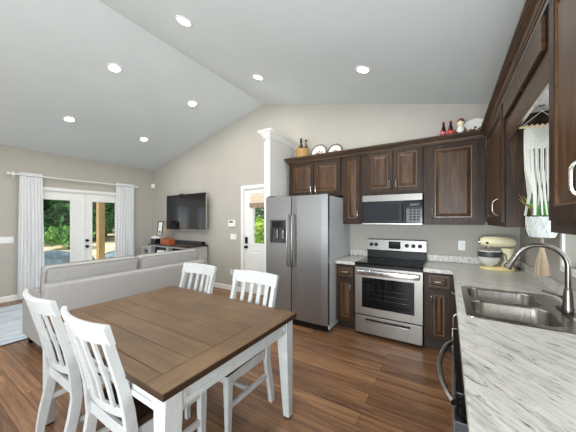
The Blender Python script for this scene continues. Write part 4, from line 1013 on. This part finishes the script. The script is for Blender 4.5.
mb = MB(); mb.tube([(mx+.14, my, ZC+.05), (mx+.17, my-.02, ZC+.03), (mx+.195, my+.02, ZC+.008), (mx+.205, my+.12, ZC+.006), (mx+.2, my+.2, ZC+.006)], .005, 8); obj('power_cord', mb, M['black'], t, True)

# ------------------------------------------------------------------ macrame hanging planter
HX, HY = .535, 2.36
t = thing('hanging_planter', 'white macrame plant hanger with pale pot in front of the kitchen window', 'planter', (HX, HY, 1.08))
mb = MB(); mb.lathe([(.016, 2.2255), (.016, 2.219), (.005, 2.216), (.005, 2.2)], (HX, HY, 0), 14); mb.tube([(HX, HY, 2.203), (HX+.010, HY, 2.193), (HX, HY, 2.183), (HX-.009, HY, 2.188)], .003, 6); obj('ceiling_hook', mb, M['nickel'], t, True)
SZ = 2.085; sd = Vector((math.cos(.25), math.sin(.25), 0)); P = lambda a, z, b=0: (HX+sd.x*a-sd.y*b, HY+sd.y*a+sd.x*b, z)
mb = MB(); mb.tube([P(-.125, SZ), P(.125, SZ)], .0075, 10); st = obj('dowel', mb, M['lightwood'], t, True)
mb = MB(); mb.tube([P(-.11, SZ+.006), (HX, HY, 2.185), P(.11, SZ+.006)], .0028, 6); obj('hanging_cord', mb, M['cotton'], t, True)
mb = MB()
# knotted lattice: crossing diagonals under the dowel
nst = 13
for k in range(nst):
    a0 = -.088+.176*k/(nst-1)
    for s in (-1, 1):
        pts = []
        for j in range(9):
            z = SZ-.006-.024*j*.75; a = a0+s*.014*j
            if abs(a) > .09: a = math.copysign(.18-abs(a), a)
            pts.append(P(a, z, .004*s))
        mb.tube(pts, .0042, 5)
for k in range(7):
    a = -.085+.17*k/6; mb.tube([P(a, SZ+.009, -.008), P(a, SZ+.009, .008), P(a, SZ-.02, .009)], .0055, 6)
obj('knotted_band', mb, M['cotton'], t, True)
mb = MB()
for a0, a1, wd in ((-.085, -.055, 3), (-.058, -.05, 2), (-.03, -.02, 2), (.0, .0, 2), (.03, .02, 2), (.058, .05, 2), (.085, .055, 3)):
    for i in range(wd):
        e_ = (i-(wd-1)/2)*.009
        for b in (-1, 1):
            mb.tube([P(a0*1.0+e_, 2.07 if abs(a0) > .04 else 1.93, .004*b), P(a0+e_, 1.945, .004*b), P(a0*.95+e_, 1.8, .006*b), P(a1+e_*.6, 1.62, .03*b), P(a1*1.25, 1.485, .055*b)], .0042, 5)
obj('strand', mb, M['cotton'], t, True)
mb = MB(); mb.lathe([(.05, 1.335), (.062, 1.34), (.074, 1.40), (.077, 1.475), (.071, 1.475), (.068, 1.455), (.0001, 1.45)], (HX, HY, 0), 28); po = obj('pot', mb, M['potcement'], t, True)
mb = MB(); mb.lathe([(.0675, 1.4555), (.0001, 1.462)], (HX, HY, 0), 20); obj('soil', mb, M['soil'], po)
mb = MB(); n = 10
for k in range(n):
    for s in (-1, 1):
        a0 = 2*PI*k/n
        pts = []
        for j in range(7):
            z = 1.478-.023*j; rr = .0795-.0000*j if z > 1.40 else .0795-(1.40-z)*.30
            pts.append((HX+rr*math.cos(a0+s*.105*j), HY+rr*math.sin(a0+s*.105*j), z))
        mb.tube(pts, .0032, 5)
obj('net', mb, M['cotton'], t, True)
mb = MB(); mb.tube([(HX, HY, 1.332), (HX, HY, 1.28)], .008, 8); mb.lathe([(.012, 1.285), (.015, 1.27), (.012, 1.255)], (HX, HY, 0), 12)
for k in range(34):
    a = random.uniform(0, 6.28); r = random.uniform(.004, .042); mb.tube([(HX+.008*math.cos(a), HY+.008*math.sin(a), 1.26), (HX+r*.7*math.cos(a), HY+r*.7*math.sin(a), 1.17), (HX+r*math.cos(a), HY+r*math.sin(a), 1.075+random.uniform(0, .015))], .0035, 5)
obj('tassel', mb, M['rope'], t, True)
mb = MB()
for k in range(15):
    a = random.uniform(-.6, 2.6)*1.0 if k < 10 else random.uniform(0, 6.28); L = random.uniform(.10, .17); lean = random.uniform(.15, .6)
    c, s_ = math.cos(a), math.sin(a)
    mb.tube([(HX+.02*c, HY+.02*s_, 1.462), (HX+(.03+.3*L*lean)*c, HY+(.03+.3*L*lean)*s_, 1.46+L*.55), (HX+(.04+L*lean)*c, HY+(.04+L*lean)*s_, 1.46+L)], .01, 6, [.011, .009, .001])
obj('aloe_leaves', mb, M['leaf'], t, True)
mb = MB(); mb.tube([(HX-.02, HY, 1.46), (HX-.045, HY-.005, 1.53), (HX-.09, HY-.01, 1.57), (HX-.12, HY-.02, 1.63)], .006, 6, [.006, .006, .005, .001]); obj('dry_leaf', mb, M['leafdry'], t, True)

# ------------------------------------------------------------------ outdoors
mb = MB()
xs = [-60, -30, -19, -14, -10, XL-T-.02]; zs = [.9, .9, .44, .12, -.15, -.2]
for i in range(5):
    a = [mb.v((xs[i], y, zs[i])) for y in (-30, 40)]; b = [mb.v((xs[i+1], y, zs[i+1])) for y in (-30, 40)]
    mb.bm.faces.new((a[0], a[1], b[1], b[0]))
bmesh.ops.remove_doubles(mb.bm, verts=mb.bm.verts, dist=1e-4)
q = [mb.v(p) for p in ((XL-T-.02, YB+T+.02, -.2), (20, YB+T+.02, -.2), (20, 40, -.2), (XL-T-.02, 40, -.2))]; mb.bm.faces.new(q)
q = [mb.v(p) for p in ((XR+T+.02, -30, -.2), (20, -30, -.2), (20, YB+T+.02, -.2), (XR+T+.02, YB+T+.02, -.2))]; mb.bm.faces.new(q)
struct('ground', mb, M['dirt'])
def tree(name, label, x, y, z, r, h, n, leaf, mat, seed, full=False, group=None):
    rnd = random.Random(seed); t = thing(name, label, 'tree' if 'tree' in name else 'shrub', (x, y, z), group)
    mb = MB()
    for k in range(n):
        while True:
            p = Vector((rnd.uniform(-1, 1), rnd.uniform(-1, 1), rnd.uniform(-1, 1)))
            if full and abs(p.x)**4+abs(p.y)**4+abs(p.z)**4 < 1: break
            if not full and .35 < p.length < 1: break
        if not full: p *= .75+.25*math.sin(5*p.x+seed)*math.sin(4*p.y+seed*2)
        c = Vector((x+p.x*r, y+p.y*r, z+h*.52+p.z*h*.5)); s = leaf*rnd.uniform(.6, 1.3)
        u = Vector((rnd.gauss(0, 1), rnd.gauss(0, 1), rnd.gauss(0, 1))).normalized(); w = u.orthogonal().normalized()
        vs = [mb.v(c+u*s), mb.v(c+w*s*.45), mb.v(c-u*s), mb.v(c-w*s*.45)]; mb.bm.faces.new(vs)
    obj('foliage', mb, mat, t)
    mb = MB(); mb.tube([(x, y, z-.05), (x+.05, y, z+h*.35), (x-.05, y+.05, z+h*.75)], .1, 8, [.035*h, .025*h, .01*h]); obj('trunk', mb, M['bark'], t)
    return t
tr = [(-17.5, 2.2, 1.6), (-17.5, 5.9, 1.6), (-17.5, 9.6, 1.6), (-17.5, 13.3, 1.6), (-22.2, 4.0, 1.78), (-22.2, 8.1, 1.78), (-22.2, 12.2, 1.78), (-22.2, 16.3, 1.78)]
lb = ['bushy tree at the far left of the left french door glass', 'bushy tree right of centre in the left french door glass', 'green tree seen just left of the timber post', 'green tree seen right of the timber post',
      'taller tree behind, left french door glass', 'taller tree behind, hidden in part by the french door stiles', 'taller tree behind the timber post', 'taller tree behind at the right edge of the right french door glass']
for i, (x, y, r) in enumerate(tr): tree('broadleaf_tree', lb[i], x, y, .35, r, 4.2 if i < 4 else 6.5, 4200, .24, M['fol'] if i % 2 == 0 else M['foldk'], 11+i, True, group='trees beyond the french doors')
for i, (x, y, l) in enumerate(((-14.6, 4.6, 'pale arching shrub before the trees, left glass of the french doors'), (-14.8, 8.2, 'low shrub before the trees, right glass of the french doors'))):
    tree('garden_shrub', l, x, y, .15, 1.1, 1.2, 700, .12, M['fol'], 40+i, group='shrubs beyond the french doors')
tree('garden_shrub', 'yellow green shrub seen low in the back door glass', -5.2, 7.0, -.2, .9, 2.0, 1400, .09, M['folye'], 61)
tree('broadleaf_tree', 'green tree filling the back door glass', -6.8, 9.6, -.2, 1.6, 4.4, 3000, .16, M['fol'], 62, True)
tree('broadleaf_tree', 'dark green tree behind the back door at the right', -4.6, 14.4, -.2, 2.0, 5.0, 2200, .16, M['foldk'], 63)
t = thing('porch_post', 'tan timber porch post outside the right french door', 'post', (-8.6, 3.44, -.2))
mb = MB(); mb.box(-8.68, -8.52, 3.36, 3.52, -.185, 2.45, .006); obj('shaft', mb, M['post'], t)
mb = MB(); mb.box(-8.71, -8.49, 3.33, 3.55, -.195, -.1); obj('base_bracket', mb, M['dkgrey'], t)
t = thing('porch_post', 'brown timber post outside the back door glass', 'post', (-3.65, 5.2, -.2))
mb = MB(); mb.box(-3.73, -3.57, 5.12, 5.28, -.185, 2.45, .006); obj('shaft', mb, M['post'], t)
mb = MB(); mb.box(-3.76, -3.54, 5.09, 5.31, -.195, -.1); obj('base_bracket', mb, M['dkgrey'], t)
def heap(label, x, y, lx, ly, h, seed):
    rnd = random.Random(seed); mb = MB(); bmesh.ops.create_icosphere(mb.bm, subdivisions=3, radius=1)
    for v in mb.bm.verts:
        k = 1+.18*math.sin(5*v.co.x+seed)*math.sin(4*v.co.y+2*seed)+rnd.uniform(-.04, .04)
        v.co = Vector((x+v.co.x*lx*k, y+v.co.y*ly*k, -.08+v.co.z*h*k))
    obj('rock', mb, M['heap'], smooth=True, label=label, cat='rock', group='blue-grey rocks outside the french doors', loc=(x, y, -.1))
heap('long blue-grey rock on the pale ground outside the left french door', -11.6, 3.2, .5, 1.3, .45, 1)
heap('nearer blue-grey rock just above the sofa back, left french door', -9.9, 2.7, .5, 1.0, .22, 2)
heap('blue-grey rock beside the timber post, right french door', -11.4, 5.6, .6, .9, .45, 3)
